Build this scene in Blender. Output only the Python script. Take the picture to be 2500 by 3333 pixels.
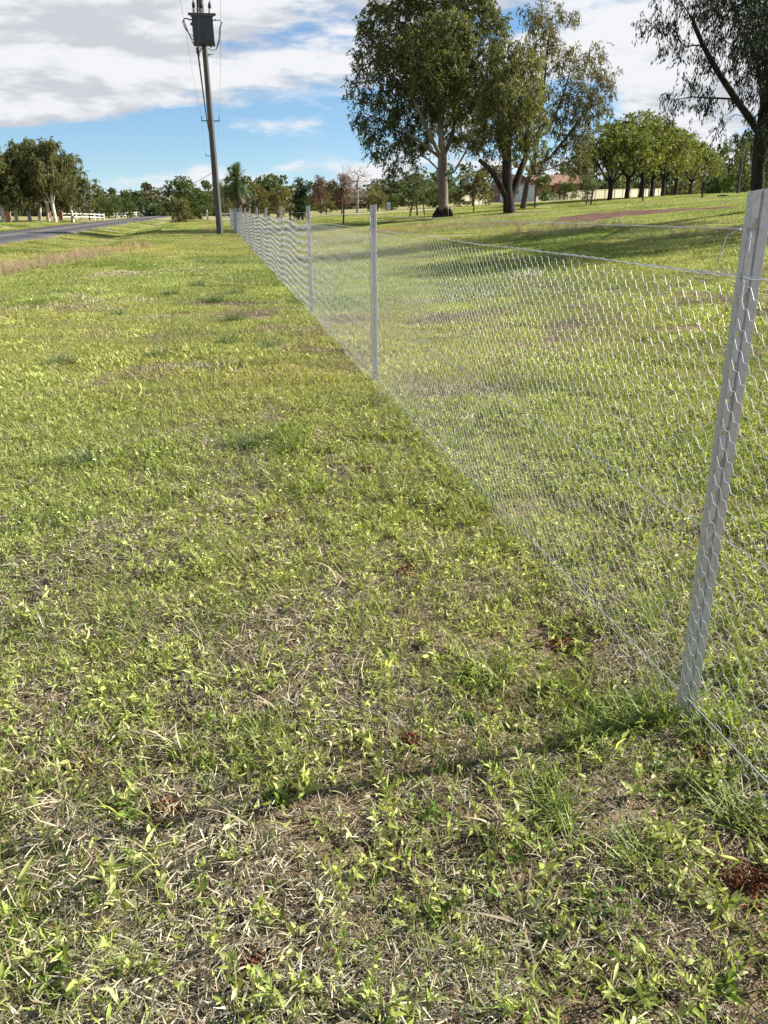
import bpy, math, random
import numpy as np
from mathutils import Vector, Matrix

for o in list(bpy.data.objects):
    bpy.data.objects.remove(o, do_unlink=True)
SC = bpy.context.scene
COL = SC.collection
rng = np.random.default_rng(7)
random.seed(7)
R = math.radians

# ------------------------------------------------------------------ camera
H = 1.42                     # eye height
PITCH = R(20.77)
FPX = 2600.0                 # focal length in photograph pixels (2500 wide)
cam_d = bpy.data.cameras.new('camera')
cam_d.sensor_fit = 'HORIZONTAL'
cam_d.sensor_width = 24.0
cam_d.lens = 24.0 * FPX / 2500.0
cam_d.clip_start = 0.05
cam_d.clip_end = 5000
cam = bpy.data.objects.new('camera', cam_d)
COL.objects.link(cam)
cam.location = (0, 0, H)
cam.rotation_euler = (math.pi / 2 - PITCH, 0, 0)
SC.camera = cam

# ------------------------------------------------------------------ light
SUN_EL = R(33)
SUN_AZ = R(72.5)             # from +Y towards +X
S = Vector((math.cos(SUN_EL) * math.sin(SUN_AZ), math.cos(SUN_EL) * math.cos(SUN_AZ), math.sin(SUN_EL)))
sd = bpy.data.lights.new('sun', 'SUN')
sd.energy = 5.0
sd.angle = R(0.53)
sd.color = (1.0, 0.95, 0.86)
sun = bpy.data.objects.new('sun', sd)
COL.objects.link(sun)
sun.rotation_euler = S.to_track_quat('Z', 'Y').to_euler()

SC.view_settings.view_transform = 'Standard'
SC.view_settings.look = 'None'
SC.view_settings.exposure = 1.12
SC.render.engine = 'CYCLES'
SC.cycles.max_bounces = 5
SC.cycles.diffuse_bounces = 1
SC.cycles.glossy_bounces = 2
SC.cycles.transmission_bounces = 3
SC.view_settings.gamma = 1.0
SC.view_settings.use_curve_mapping = False

world = bpy.data.worlds.new('World')
SC.world = world
world.use_nodes = True
wt = world.node_tree
wt.nodes.clear()

class NT:
    """small helper to wire shader nodes"""
    def __init__(s, tree): s.t = tree
    def n(s, typ, **kw):
        nd = s.t.nodes.new(typ)
        for k, v in kw.items():
            if k.startswith('i_'):
                nd.inputs[int(k[2:]) if k[2:].isdigit() else k[2:].replace('_', ' ')].default_value = v
            else:
                setattr(nd, k, v)
        return nd
    def l(s, a, b): s.t.links.new(a, b)
    def val(s, x, sock):
        if isinstance(x, (int, float)): sock.default_value = x
        elif isinstance(x, (tuple, list)): sock.default_value = x
        else: s.l(x, sock)
    def math(s, op, a, b=0.0, c=0.0, clamp=False):
        nd = s.n('ShaderNodeMath', operation=op); nd.use_clamp = clamp
        for i, v in enumerate((a, b, c)): s.val(v, nd.inputs[i])
        return nd.outputs[0]
    def ramp(s, x, a, b, lo=0.0, hi=1.0, smooth=True):
        nd = s.n('ShaderNodeMapRange', interpolation_type='SMOOTHSTEP' if smooth else 'LINEAR')
        for i, v in enumerate((x, a, b, lo, hi)): s.val(v, nd.inputs[i])
        return nd.outputs[0]
    def mix(s, f, a, b, blend='MIX'):
        nd = s.n('ShaderNodeMix', data_type='RGBA', blend_type=blend)
        s.val(f, nd.inputs[0])
        for v, k in ((a, 6), (b, 7)):
            if isinstance(v, (tuple, list)): nd.inputs[k].default_value = (*v[:3], 1)
            else: s.l(v, nd.inputs[k])
        return nd.outputs[2]
    def noise(s, vec, scale, detail=4, rough=0.5, dist=0.0, out=0):
        nd = s.n('ShaderNodeTexNoise')
        if vec is not None: s.l(vec, nd.inputs['Vector'])
        nd.inputs['Scale'].default_value = scale
        nd.inputs['Detail'].default_value = detail
        nd.inputs['Roughness'].default_value = rough
        nd.inputs['Distortion'].default_value = dist
        return nd.outputs[out]

W = NT(wt)
tc = W.n('ShaderNodeTexCoord')
sky = W.n('ShaderNodeTexSky', sky_type='NISHITA')
sky.sun_disc = False
sky.sun_elevation = SUN_EL
sky.sun_rotation = SUN_AZ
sky.altitude = 400
sky.air_density = 1.0
sky.dust_density = 0.2
sky.ozone_density = 2.5
# clear winter air: the blue reaches down to the horizon
sv = W.n('ShaderNodeVectorMath', operation='ADD'); W.l(tc.outputs['Generated'], sv.inputs[0]); sv.inputs[1].default_value = (0, 0, 0.05)
sv2 = W.n('ShaderNodeVectorMath', operation='NORMALIZE'); W.l(sv.outputs[0], sv2.inputs[0]); W.l(sv2.outputs[0], sky.inputs[0])
hs = W.n('ShaderNodeHueSaturation')
W.l(sky.outputs[0], hs.inputs['Color'])
hs.inputs['Saturation'].default_value = 1.15
hs.inputs['Value'].default_value = 1.4
sep = W.n('ShaderNodeSeparateXYZ')
W.l(tc.outputs['Generated'], sep.inputs[0])
dx, dy, dz = sep.outputs
# clouds: layered noise stretched sideways, seen towards the horizon
def cloud_noise(zoff):
    zz = W.math('MULTIPLY', W.math('ADD', dz, zoff), 3.6)
    cx = W.n('ShaderNodeCombineXYZ')
    W.l(dx, cx.inputs[0]); W.l(dy, cx.inputs[1]); W.l(zz, cx.inputs[2])
    mp = W.n('ShaderNodeMapping')
    W.l(cx.outputs[0], mp.inputs[0])
    mp.inputs['Location'].default_value = CLOUD_LOC
    a_ = W.noise(mp.outputs[0], 3.4, 9, 0.58, 0.1)
    b_ = W.noise(mp.outputs[0], 13.0, 6, 0.55, 0.6)
    return W.math('ADD', W.math('MULTIPLY', a_, 0.84), W.math('MULTIPLY', b_, 0.16))
CLOUD_LOC = (3.1, 1.7, 0.35)
n0 = cloud_noise(0.0)
n1 = cloud_noise(0.020)
# the near cloud deck ends about 6 degrees above the horizon ahead; low heaps to the right
edge = W.math('ADD', 0.116, W.math('MULTIPLY', dx, 0.10))
deck = W.ramp(W.math('SUBTRACT', dz, edge), -0.030, 0.034)
right = W.math('MULTIPLY', W.ramp(dx, 0.14, 0.30), W.ramp(dz, 0.02, 0.05))
low = W.math('MULTIPLY', W.ramp(dz, 0.006, 0.02), W.ramp(dz, 0.035, 0.06, 1.0, 0.0))
bias = W.math('ADD', W.math('MULTIPLY', deck, W.ramp(dz, 0.20, 0.45, 0.17, 0.0)), W.math('ADD', W.math('MULTIPLY', right, 0.17), W.math('MULTIPLY', low, 0.055)))
dens = W.math('ADD', n0, bias)
cov = W.ramp(dens, 0.55, 0.65)
shade = W.ramp(W.math('ADD', W.math('SUBTRACT', n0, n1), W.math('MULTIPLY', W.math('SUBTRACT', n0, 0.5), -0.16)), -0.072, 0.030)
ccol = W.mix(shade, (5.8, 6.0, 6.45), (8.3, 8.45, 8.7))
W_out = W.mix(cov, hs.outputs[0], ccol)
bg = W.n('ShaderNodeBackground')
bg.inputs['Strength'].default_value = 0.05
W.l(W_out, bg.inputs['Color'])
wo = W.n('ShaderNodeOutputWorld')
W.l(bg.outputs[0], wo.inputs[0])

# ------------------------------------------------------------------ photograph pixel -> world
CP, SP = math.cos(PITCH), math.sin(PITCH)
def ray(px, py):
    r = (px - 1250.0) / FPX; u = (1666.5 - py) / FPX
    return np.array((r, CP + u * SP, -SP + u * CP))
def at_y(px, py, Y):
    d = ray(px, py); t = Y / d[1]
    return np.array((d[0] * t, Y, H + d[2] * t))
def ppm(px, py, Y):          # pixels per metre there
    return FPX / (Y / ray(px, py)[1])

# ------------------------------------------------------------------ noise in numpy
_perm = np.random.default_rng(99).random((256, 256))
def vnoise(x, y):
    xi = np.floor(x).astype(int); yi = np.floor(y).astype(int)
    fx = x - xi; fy = y - yi
    fx = fx * fx * (3 - 2 * fx); fy = fy * fy * (3 - 2 * fy)
    a = _perm[xi & 255, yi & 255]; b = _perm[(xi + 1) & 255, yi & 255]
    c = _perm[xi & 255, (yi + 1) & 255]; d = _perm[(xi + 1) & 255, (yi + 1) & 255]
    return (a * (1 - fx) + b * fx) * (1 - fy) + (c * (1 - fx) + d * fx) * fy
def fbm(x, y, s=1.0, octv=4, seed=0):
    x = np.asarray(x, float) / s + seed * 17.3; y = np.asarray(y, float) / s + seed * 9.1
    r = 0; a = 0.5; t = 0
    for _ in range(octv):
        r = r + a * vnoise(x, y); t += a; a *= 0.5; x = x * 2.03 + 5.1; y = y * 2.03 + 3.7
    return r / t

# ------------------------------------------------------------------ terrain
def fence_x(Y): return 1.3003 - 0.1978 * Y
def road_edge(Y): return -9.1 - 0.2 * Y
def softp(s, k=1.5): return np.logaddexp(0, k * s) / k
def height(X, Y, micro=True):
    X = np.asarray(X, float); Y = np.asarray(Y, float)
    u = X - fence_x(Y)
    ue = 90 * np.tanh(np.maximum(u, -90) / 90)
    z = (0.05 + 1.2 / np.maximum(Y, 29.0)) * softp(ue - 2.0)
    e = X - road_edge(Y)
    z = z - 0.30 * np.exp(-((e - 2.6) / 1.7) ** 2)
    z = z - 0.10 * np.exp(-((e + 2.85) / 3.3) ** 4)                # bed of the road
    z = z - 0.25 * np.exp(-((e + 7.6) / 1.0) ** 2)
    z = z + 0.10 * (fbm(X, Y, 7.0, 2, 3) - 0.5) * np.clip((np.abs(u) - 1) / 4, 0, 1)
    if micro:
        m = np.exp(-np.maximum(Y - 2, 0) / 14.0)
        z = z + m * (0.055 * (fbm(X, Y, 0.7, 3, 1) - 0.5) + 0.018 * (fbm(X, Y, 0.12, 2, 2) - 0.5))
    return z
def ground_at(px, py):
    d = ray(px, py); t = np.linspace(0.5, 400, 8000)
    z = H + d[2] * t; g = height(d[0] * t, d[1] * t, False)
    i = np.argmax(z < g)
    if i == 0: i = len(t) - 1
    a = (z[i - 1] - g[i - 1]); b = (g[i] - z[i]); f = a / (a + b + 1e-9)
    tt = t[i - 1] + f * (t[i] - t[i - 1])
    return np.array((d[0] * tt, d[1] * tt, float(height(d[0] * tt, d[1] * tt))))
def on_ground(px, Y):        # world point on the terrain in the image column px at distance Y
    py = 690.0
    for _ in range(6):
        d = ray(px, py); t = Y / d[1]; X = d[0] * t
        z = float(height(X, Y)); 
        # project back
        rel = np.array((X, Y, z - H)); dep = rel[1] * CP - rel[2] * SP; up = rel[1] * SP + rel[2] * CP
        py = 1666.5 - up / dep * FPX
        X = (px - 1250.0) / FPX * dep
    return np.array((X, Y, float(height(X, Y))))

# ------------------------------------------------------------------ mesh helpers
def np_mesh(name, verts, quads=None, tris=None, qcol=None, tcol=None, smooth=False):
    verts = np.asarray(verts, np.float32)
    me = bpy.data.meshes.new(name)
    nq = 0 if quads is None else len(quads); nt = 0 if tris is None else len(tris)
    li = []
    if nq: li.append(np.asarray(quads, np.int32).ravel())
    if nt: li.append(np.asarray(tris, np.int32).ravel())
    li = np.concatenate(li)
    me.vertices.add(len(verts)); me.vertices.foreach_set('co', verts.ravel())
    me.loops.add(len(li)); me.loops.foreach_set('vertex_index', li)
    st = np.concatenate([np.arange(nq) * 4, nq * 4 + np.arange(nt) * 3]).astype(np.int32)
    tot = np.concatenate([np.full(nq, 4), np.full(nt, 3)]).astype(np.int32)
    me.polygons.add(nq + nt); me.polygons.foreach_set('loop_start', st); me.polygons.foreach_set('loop_total', tot)
    if qcol is not None or tcol is not None:
        c = np.concatenate([x for x in (qcol if nq else None, tcol if nt else None) if x is not None])
        c = np.concatenate([c, np.ones((len(c), 1))], 1).astype(np.float32)
        at = me.attributes.new('col', 'FLOAT_COLOR', 'FACE'); at.data.foreach_set('color', c.ravel())
    if smooth: me.polygons.foreach_set('use_smooth', np.ones(nq + nt, bool))
    me.update(calc_edges=True)
    return me

class MB:
    """collects boxes, tubes and prisms into one mesh"""
    def __init__(s): s.v = []; s.f = []
    def add(s, v, f):
        b = len(s.v); s.v += [tuple(map(float, p)) for p in v]; s.f += [tuple(int(i) + b for i in q) for q in f]; return s
    def box(s, c, h, rot=None, taper=1.0):
        pts = [Vector((x * h[0] * (taper if z > 0 else 1), y * h[1] * (taper if z > 0 else 1), z * h[2])) for z in (-1, 1) for y in (-1, 1) for x in (-1, 1)]
        if rot is not None: pts = [rot @ p for p in pts]
        c = Vector(c)
        return s.add([p + c for p in pts], [(0, 2, 3, 1), (4, 5, 7, 6), (0, 1, 5, 4), (2, 6, 7, 3), (0, 4, 6, 2), (1, 3, 7, 5)])
    def tube(s, pts, rad, sides=6, caps=True, phase=0.0):
        v, q = tube_arr(pts, rad, sides, phase)
        n = len(pts); f = [tuple(x) for x in q]
        if caps: f += [tuple(range(sides))[::-1], tuple((n - 1) * sides + i for i in range(sides))]
        return s.add(v, f)
    def build(s, name, mat, parent=None, smooth=False, bevel=0.0):
        me = bpy.data.meshes.new(name); me.from_pydata(s.v, [], s.f); me.update()
        if smooth: me.polygons.foreach_set('use_smooth', np.ones(len(me.polygons), bool))
        o = obj(name, me, mat, parent)
        if bevel:
            b = o.modifiers.new('bevel', 'BEVEL'); b.width = bevel; b.segments = 2; b.limit_method = 'ANGLE'
        return o
def tube_arr(pts, rad, sides=6, phase=0.0):
    P = np.asarray(pts, float); n = len(P)
    rad = np.full(n, rad) if np.isscalar(rad) else np.asarray(rad, float)
    T = np.gradient(P, axis=0) if n > 2 else np.repeat((P[1] - P[0])[None], 2, 0)
    T /= np.linalg.norm(T, axis=1)[:, None] + 1e-9
    a = np.array((1.0, 0, 0)) if abs(T[0][0]) < 0.8 else np.array((0, 1.0, 0))
    u = np.cross(T[0], a); u /= np.linalg.norm(u)
    V = np.empty((n, sides, 3)); ang = np.arange(sides) * 2 * np.pi / sides + phase
    for i in range(n):
        u = u - T[i] * np.dot(u, T[i]); u /= np.linalg.norm(u) + 1e-9
        w = np.cross(T[i], u)
        V[i] = P[i] + rad[i] * (np.cos(ang)[:, None] * u + np.sin(ang)[:, None] * w)
    i, j = np.meshgrid(np.arange(n - 1), np.arange(sides), indexing='ij')
    k = (j + 1) % sides
    q = np.stack([i * sides + j, i * sides + k, (i + 1) * sides + k, (i + 1) * sides + j], -1).reshape(-1, 4)
    return V.reshape(-1, 3), q
def obj(name, me, mat=None, parent=None):
    if mat is not None and not me.materials: me.materials.append(mat)
    o = bpy.data.objects.new(name, me); COL.objects.link(o)
    if parent is not None: o.parent = parent
    return o
def tag(o, label=None, cat=None, group=None, kind=None):
    if label: o['label'] = label
    if cat: o['category'] = cat
    if group: o['group'] = group
    if kind: o['kind'] = kind
    return o
def thing(name, label, cat, loc=(0, 0, 0), rz=0.0, group=None, scale=(1, 1, 1)):
    o = bpy.data.objects.new(name, None); COL.objects.link(o)
    o.location = tuple(map(float, loc)); o.rotation_euler = (0, 0, rz); o.scale = scale
    o.empty_display_size = 0.3
    return tag(o, label, cat, group)

# ------------------------------------------------------------------ materials
def new_mat(name):
    m = bpy.data.materials.new(name); m.use_nodes = True
    t = m.node_tree; t.nodes.clear()
    return m, NT(t)
def finish(N, shader):
    o = N.n('ShaderNodeOutputMaterial'); N.l(shader, o.inputs[0])
def mat_simple(name, col, rough=0.7, metal=0.0, var=0.25, scale=6.0, bump=0.0, bscale=40.0, spec=0.4, stretch=None):
    m, N = new_mat(name)
    tcn = N.n('ShaderNodeTexCoord'); vec = tcn.outputs['Object']
    if stretch:
        mp = N.n('ShaderNodeMapping'); N.l(vec, mp.inputs[0]); mp.inputs['Scale'].default_value = stretch; vec = mp.outputs[0]
    n = N.noise(vec, scale, 5, 0.6)
    n2 = N.noise(vec, scale * 7.3, 3, 0.6)
    f = N.math('ADD', N.math('MULTIPLY', n, 0.7), N.math('MULTIPLY', n2, 0.3))
    lo = tuple(c * (1 - var) for c in col); hi = tuple(min(1, c * (1 + var)) for c in col)
    c = N.mix(N.ramp(f, 0.3, 0.7), lo, hi)
    p = N.n('ShaderNodeBsdfPrincipled')
    N.l(c, p.inputs['Base Color']); p.inputs['Metallic'].default_value = metal
    p.inputs['Specular IOR Level'].default_value = spec
    N.l(N.ramp(n2, 0.2, 0.8, rough * 0.85, min(1, rough * 1.15)), p.inputs['Roughness'])
    if bump:
        b = N.n('ShaderNodeBump'); b.inputs['Strength'].default_value = bump; b.inputs['Distance'].default_value = 0.02
        N.l(N.noise(vec, bscale, 4, 0.6), b.inputs['Height']); N.l(b.outputs[0], p.inputs['Normal'])
    finish(N, p.outputs[0]); return m
def mat_leaf(name, trans=0.35, rough=0.5, spec=0.35, tint=False, tcolor=(1.15, 1.2, 0.6)):
    m, N = new_mat(name)
    a = N.n('ShaderNodeAttribute', attribute_name='col'); c = a.outputs['Color']
    if tint:
        b = N.n('ShaderNodeAttribute', attribute_name='tint', attribute_type='INSTANCER')
        c = N.mix(1.0, c, b.outputs['Color'], 'MULTIPLY')
    p = N.n('ShaderNodeBsdfPrincipled'); N.l(c, p.inputs['Base Color'])
    p.inputs['Roughness'].default_value = rough; p.inputs['Specular IOR Level'].default_value = spec
    t = N.n('ShaderNodeBsdfTranslucent'); N.l(N.mix(1.0, c, tcolor, 'MULTIPLY'), t.inputs['Color'])
    mx = N.n('ShaderNodeMixShader'); mx.inputs[0].default_value = trans
    N.l(p.outputs[0], mx.inputs[1]); N.l(t.outputs[0], mx.inputs[2])
    finish(N, mx.outputs[0]); return m

# ================================================================== GROUND
def graded(lo, hi, c, a, n):
    t0 = math.asinh((lo - c) / a); t1 = math.asinh((hi - c) / a)
    return c + a * np.sinh(np.linspace(t0, t1, n))
def grid_mesh(name, xs, ys, zf, smooth=True):
    X, Y = np.meshgrid(xs, ys); Z = zf(X, Y)
    v = np.stack([X, Y, Z], -1).reshape(-1, 3)
    ny, nx = X.shape
    i, j = np.meshgrid(np.arange(ny - 1), np.arange(nx - 1), indexing='ij')
    q = np.stack([i * nx + j, i * nx + j + 1, (i + 1) * nx + j + 1, (i + 1) * nx + j], -1).reshape(-1, 4)
    return np_mesh(name, v, q, smooth=smooth)
def mat_ground():
    m, N = new_mat('paddock_ground')
    g = N.n('ShaderNodeNewGeometry'); pos = g.outputs['Position']
    sp = N.n('ShaderNodeSeparateXYZ'); N.l(pos, sp.inputs[0])
    big = N.noise(pos, 0.35, 4, 0.55); mid = N.noise(pos, 2.3, 5, 0.6); fine = N.noise(pos, 30, 6, 0.75); vf = N.noise(pos, 240, 4, 0.75)
    # bare earth with dead litter near by, closed turf farther off
    soil = N.mix(N.ramp(fine, 0.35, 0.7), (0.050, 0.023, 0.014), (0.13, 0.068, 0.042))
    straw = N.mix(N.ramp(vf, 0.3, 0.7), (0.22, 0.165, 0.10), (0.42, 0.345, 0.215))
    litter = N.mix(N.ramp(N.math('ADD', N.math('MULTIPLY', vf, 0.55), N.math('ADD', N.math('MULTIPLY', fine, 0.25), N.math('MULTIPLY', mid, 0.2))), 0.46, 0.58), soil, straw)
    green = N.mix(N.ramp(fine, 0.3, 0.75), (0.20, 0.19, 0.06), (0.35, 0.32, 0.125))
    lush = N.mix(N.ramp(fine, 0.3, 0.75), (0.15, 0.17, 0.04), (0.26, 0.27, 0.08))
    dry = N.mix(N.ramp(fine, 0.3, 0.75), (0.24, 0.21, 0.10), (0.40, 0.34, 0.19))
    turf = N.mix(N.ramp(N.math('ADD', N.math('MULTIPLY', big, 0.6), N.math('MULTIPLY', mid, 0.4)), 0.44, 0.60), green, dry)
    turf = N.mix(N.ramp(N.noise(pos, 0.16, 3, 0.5), 0.54, 0.66, 0.0, 0.8), turf, lush)
    far = N.ramp(sp.outputs[1], 5.0, 24.0)
    far2 = N.math('ADD', N.math('MULTIPLY', far, 0.8), N.math('MULTIPLY', mid, 0.35))
    c = N.mix(N.ramp(far2, 0.2, 0.75), litter, turf)
    p = N.n('ShaderNodeBsdfPrincipled'); N.l(c, p.inputs['Base Color']); p.inputs['Roughness'].default_value = 0.95
    p.inputs['Specular IOR Level'].default_value = 0.15
    b = N.n('ShaderNodeBump'); b.inputs['Strength'].default_value = 0.7; b.inputs['Distance'].default_value = 0.03
    N.l(N.math('ADD', fine, N.math('MULTIPLY', mid, 0.6)), b.inputs['Height']); N.l(b.outputs[0], p.inputs['Normal'])
    finish(N, p.outputs[0]); return m
M_ground = mat_ground()
ground = obj('ground', grid_mesh('ground', graded(-900, 900, 0, 2.2, 360), graded(-60, 1600, 2.5, 2.2, 380), height), M_ground)
tag(ground, 'mown paddock and road verge of patchy winter grass on red earth', kind='structure')

# road: straight bitumen strip parallel to the fence
def mat_road():
    m, N = new_mat('bitumen')
    g = N.n('ShaderNodeNewGeometry'); pos = g.outputs['Position']
    sp = N.n('ShaderNodeSeparateXYZ'); N.l(pos, sp.inputs[0])
    e = N.math('SUBTRACT', sp.outputs[0], N.math('ADD', N.math('MULTIPLY', sp.outputs[1], -0.2), -9.1))
    fine = N.noise(pos, 60, 3, 0.7); mid = N.noise(pos, 0.9, 4, 0.6)
    c = N.mix(N.ramp(fine, 0.3, 0.7), (0.045, 0.047, 0.052), (0.085, 0.086, 0.09))
    wob = N.math('ADD', e, N.math('MULTIPLY', N.math('SUBTRACT', mid, 0.5), 1.4))
    dust = N.math('ADD', N.ramp(N.math('ABSOLUTE', N.math('ADD', wob, 2.7)), 0.25, 0.8, 1, 0),
                  N.math('ADD', N.ramp(wob, -0.9, -0.2), N.ramp(wob, -5.1, -4.6, 1, 0)), clamp=True)
    c = N.mix(N.math('MULTIPLY', dust, 0.42), c, (0.27, 0.22, 0.16))
    p = N.n('ShaderNodeBsdfPrincipled'); N.l(c, p.inputs['Base Color']); p.inputs['Roughness'].default_value = 0.85
    p.inputs['Specular IOR Level'].default_value = 0.25
    finish(N, p.outputs[0]); return m
ys = np.arange(-40, 420, 1.5)
cols = np.linspace(0, -5.7, 9)
v = []
for y in ys:
    for k, c in enumerate(cols):
        w = 0.22 * (fbm(np.array([y]), np.array([k * 31.0]), 2.0, 3, 5)[0] - 0.5) * 2 if k in (0, 8) else 0
        zz = 0.0 + 0.05 * (1 - ((c + 2.85) / 2.85) ** 2) - (0.12 if k in (0, 8) else 0)
        x = -9.1 - 0.2 * y + c + w
        base = float(height(x, y, False))
        v.append((x, y, max(zz, base + 0.02) if k not in (0, 8) else base - 0.03))
nx = len(cols); i, j = np.meshgrid(np.arange(len(ys) - 1), np.arange(nx - 1), indexing='ij')
q = np.stack([i * nx + j, (i + 1) * nx + j, (i + 1) * nx + j + 1, i * nx + j + 1], -1).reshape(-1, 4)
tag(obj('road', np_mesh('road', v, q, smooth=True), mat_road()), 'grey bitumen country road running away on the left', kind='structure')

# draped sheets: red earth scrape, pale driveway, loose red soil by the fence end
def in_poly(x, y, poly):
    poly = np.asarray(poly); c = np.zeros(np.shape(x), bool); n = len(poly)
    for a in range(n):
        x1, y1 = poly[a]; x2, y2 = poly[a - 1]
        c ^= ((y1 > y) != (y2 > y)) & (x < (x2 - x1) * (y - y1) / (y2 - y1 + 1e-12) + x1)
    return c
SOIL_POLYS = []
def drape(name, poly, mat, label, lift=0.03, step=0.25, rough=0.12):
    poly = np.asarray(poly, float)[:, :2]
    lo = poly.min(0) - 0.5; hi = poly.max(0) + 0.5
    xs = np.arange(lo[0], hi[0], step); yv = np.arange(lo[1], hi[1], step)
    X, Y = np.meshgrid(xs, yv)
    wx = X + 1.1 * (fbm(X, Y, 1.3, 3, 11) - 0.5); wy = Y + 1.8 * (fbm(X, Y, 1.3, 3, 12) - 0.5)
    ins = in_poly(wx, wy, poly)
    Z = height(X, Y) + lift + rough * (fbm(X, Y, 0.5, 3, 13) - 0.45)
    # edge sinks into the turf
    near = ins.astype(float)
    for _ in range(3):
        pad = np.pad(near, 1); near = np.minimum(near, (pad[:-2, 1:-1] + pad[2:, 1:-1] + pad[1:-1, :-2] + pad[1:-1, 2:]) / 4)
    Z = np.where(near < 0.6, height(X, Y) - 0.015, Z)
    ny, nx = X.shape
    i, j = np.meshgrid(np.arange(ny - 1), np.arange(nx - 1), indexing='ij')
    k = ins[:-1, :-1] | ins[1:, 1:]
    q = np.stack([i * nx + j, i * nx + j + 1, (i + 1) * nx + j + 1, (i + 1) * nx + j], -1)[k]
    used = np.unique(q); remap = -np.ones(ny * nx, int); remap[used] = np.arange(len(used))
    v = np.stack([X, Y, Z], -1).reshape(-1, 3)[used]
    o = obj(name, np_mesh(name, v, remap[q], smooth=True), mat)
    SOIL_POLYS.append(poly)
    return tag(o, label, kind='structure')
M_soil = mat_simple('red_earth', (0.135, 0.072, 0.050), 0.95, var=0.5, scale=1.5, bump=0.8, bscale=14, spec=0.1)
M_gravel = mat_simple('pale_gravel', (0.42, 0.33, 0.25), 0.95, var=0.2, scale=1.5, bump=0.4, bscale=20, spec=0.1)
dirt = [ground_at(*p) for p in ((1790, 716), (1850, 704), (1960, 694), (2080, 687), (2200, 681), (2400, 672), (2430, 678), (2260, 690), (2110, 700), (2010, 714), (1900, 722), (1810, 723))]
drape('bare_earth', dirt, M_soil, 'strip of bare red earth scraped across the rising paddock')
p0 = on_ground(640, 62); p1 = on_ground(770, 66)
drape('loose_soil', [(p0[0], p0[1] - 1.2), (p1[0], p1[1] - 1.6), (p1[0] + .5, p1[1] + 1.5), (p0[0], p0[1] + 1.5)], M_soil, 'loose red soil by the far end of the wire fence', 0.05, 0.2, 0.18)
ctr = [on_ground(x, d) for x, d in ((640, 118), (760, 112), (900, 108), (1050, 104), (1200, 101), (1330, 99), (1500, 102))]
drape('driveway', [(p[0], p[1] - 2.6) for p in ctr] + [(p[0], p[1] + 2.6) for p in ctr[::-1]], M_gravel, 'pale gravel driveway crossing behind the paddock', 0.08, 0.5, 0.02)

# ================================================================== WIRE NETTING FENCE
def mat_galv(name, base, metal, rough, mott):
    m, N = new_mat(name)
    tcn = N.n('ShaderNodeTexCoord'); vec = tcn.outputs['Object']
    vo = N.n('ShaderNodeTexVoronoi'); N.l(vec, vo.inputs['Vector']); vo.inputs['Scale'].default_value = 90
    n = N.noise(vec, 14, 5, 0.65); n2 = N.noise(vec, 3.5, 4, 0.6)
    f = N.math('ADD', N.math('MULTIPLY', vo.outputs['Color'], 0.35), N.math('MULTIPLY', n, 0.65))
    c = N.mix(N.ramp(f, 0.25, 0.75), tuple(b * (1 - mott) for b in base), tuple(min(1, b * (1 + mott)) for b in base))
    c = N.mix(N.ramp(N.math('MULTIPLY', n2, n), 0.40, 0.47, 0, 0.75), c, (0.16, 0.085, 0.045))
    p = N.n('ShaderNodeBsdfPrincipled'); N.l(c, p.inputs['Base Color']); p.inputs['Metallic'].default_value = metal
    N.l(N.ramp(n, 0.3, 0.7, rough * 0.8, rough * 1.25), p.inputs['Roughness'])
    finish(N, p.outputs[0]); return m
M_post = mat_galv('galvanised_post', (0.50, 0.52, 0.53), 0.45, 0.5, 0.13)
M_wire = mat_simple('galvanised_wire', (0.58, 0.59, 0.60), 0.45, 0.40, var=0.15, scale=30)
FD = np.array((-0.1978, 1.0)); FD /= np.linalg.norm(FD)       # along the fence
FN = np.array((FD[1], -FD[0]))                                 # to its right
SPAN = 5.03
F0 = np.array((fence_x(2.014) - 0.03, 2.0))
POST_H = 1.46
NET_H = 1.255
fence = thing('wire_fence', 'long new hexagonal wire netting fence on galvanised steel posts beside the verge', 'fence', (F0[0], F0[1], 0), math.atan2(FD[1], FD[0]))
# local frame of the fence: +x along the fence (away), -y to its right
def fl(s, side, z): return (s, -side, z)

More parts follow.
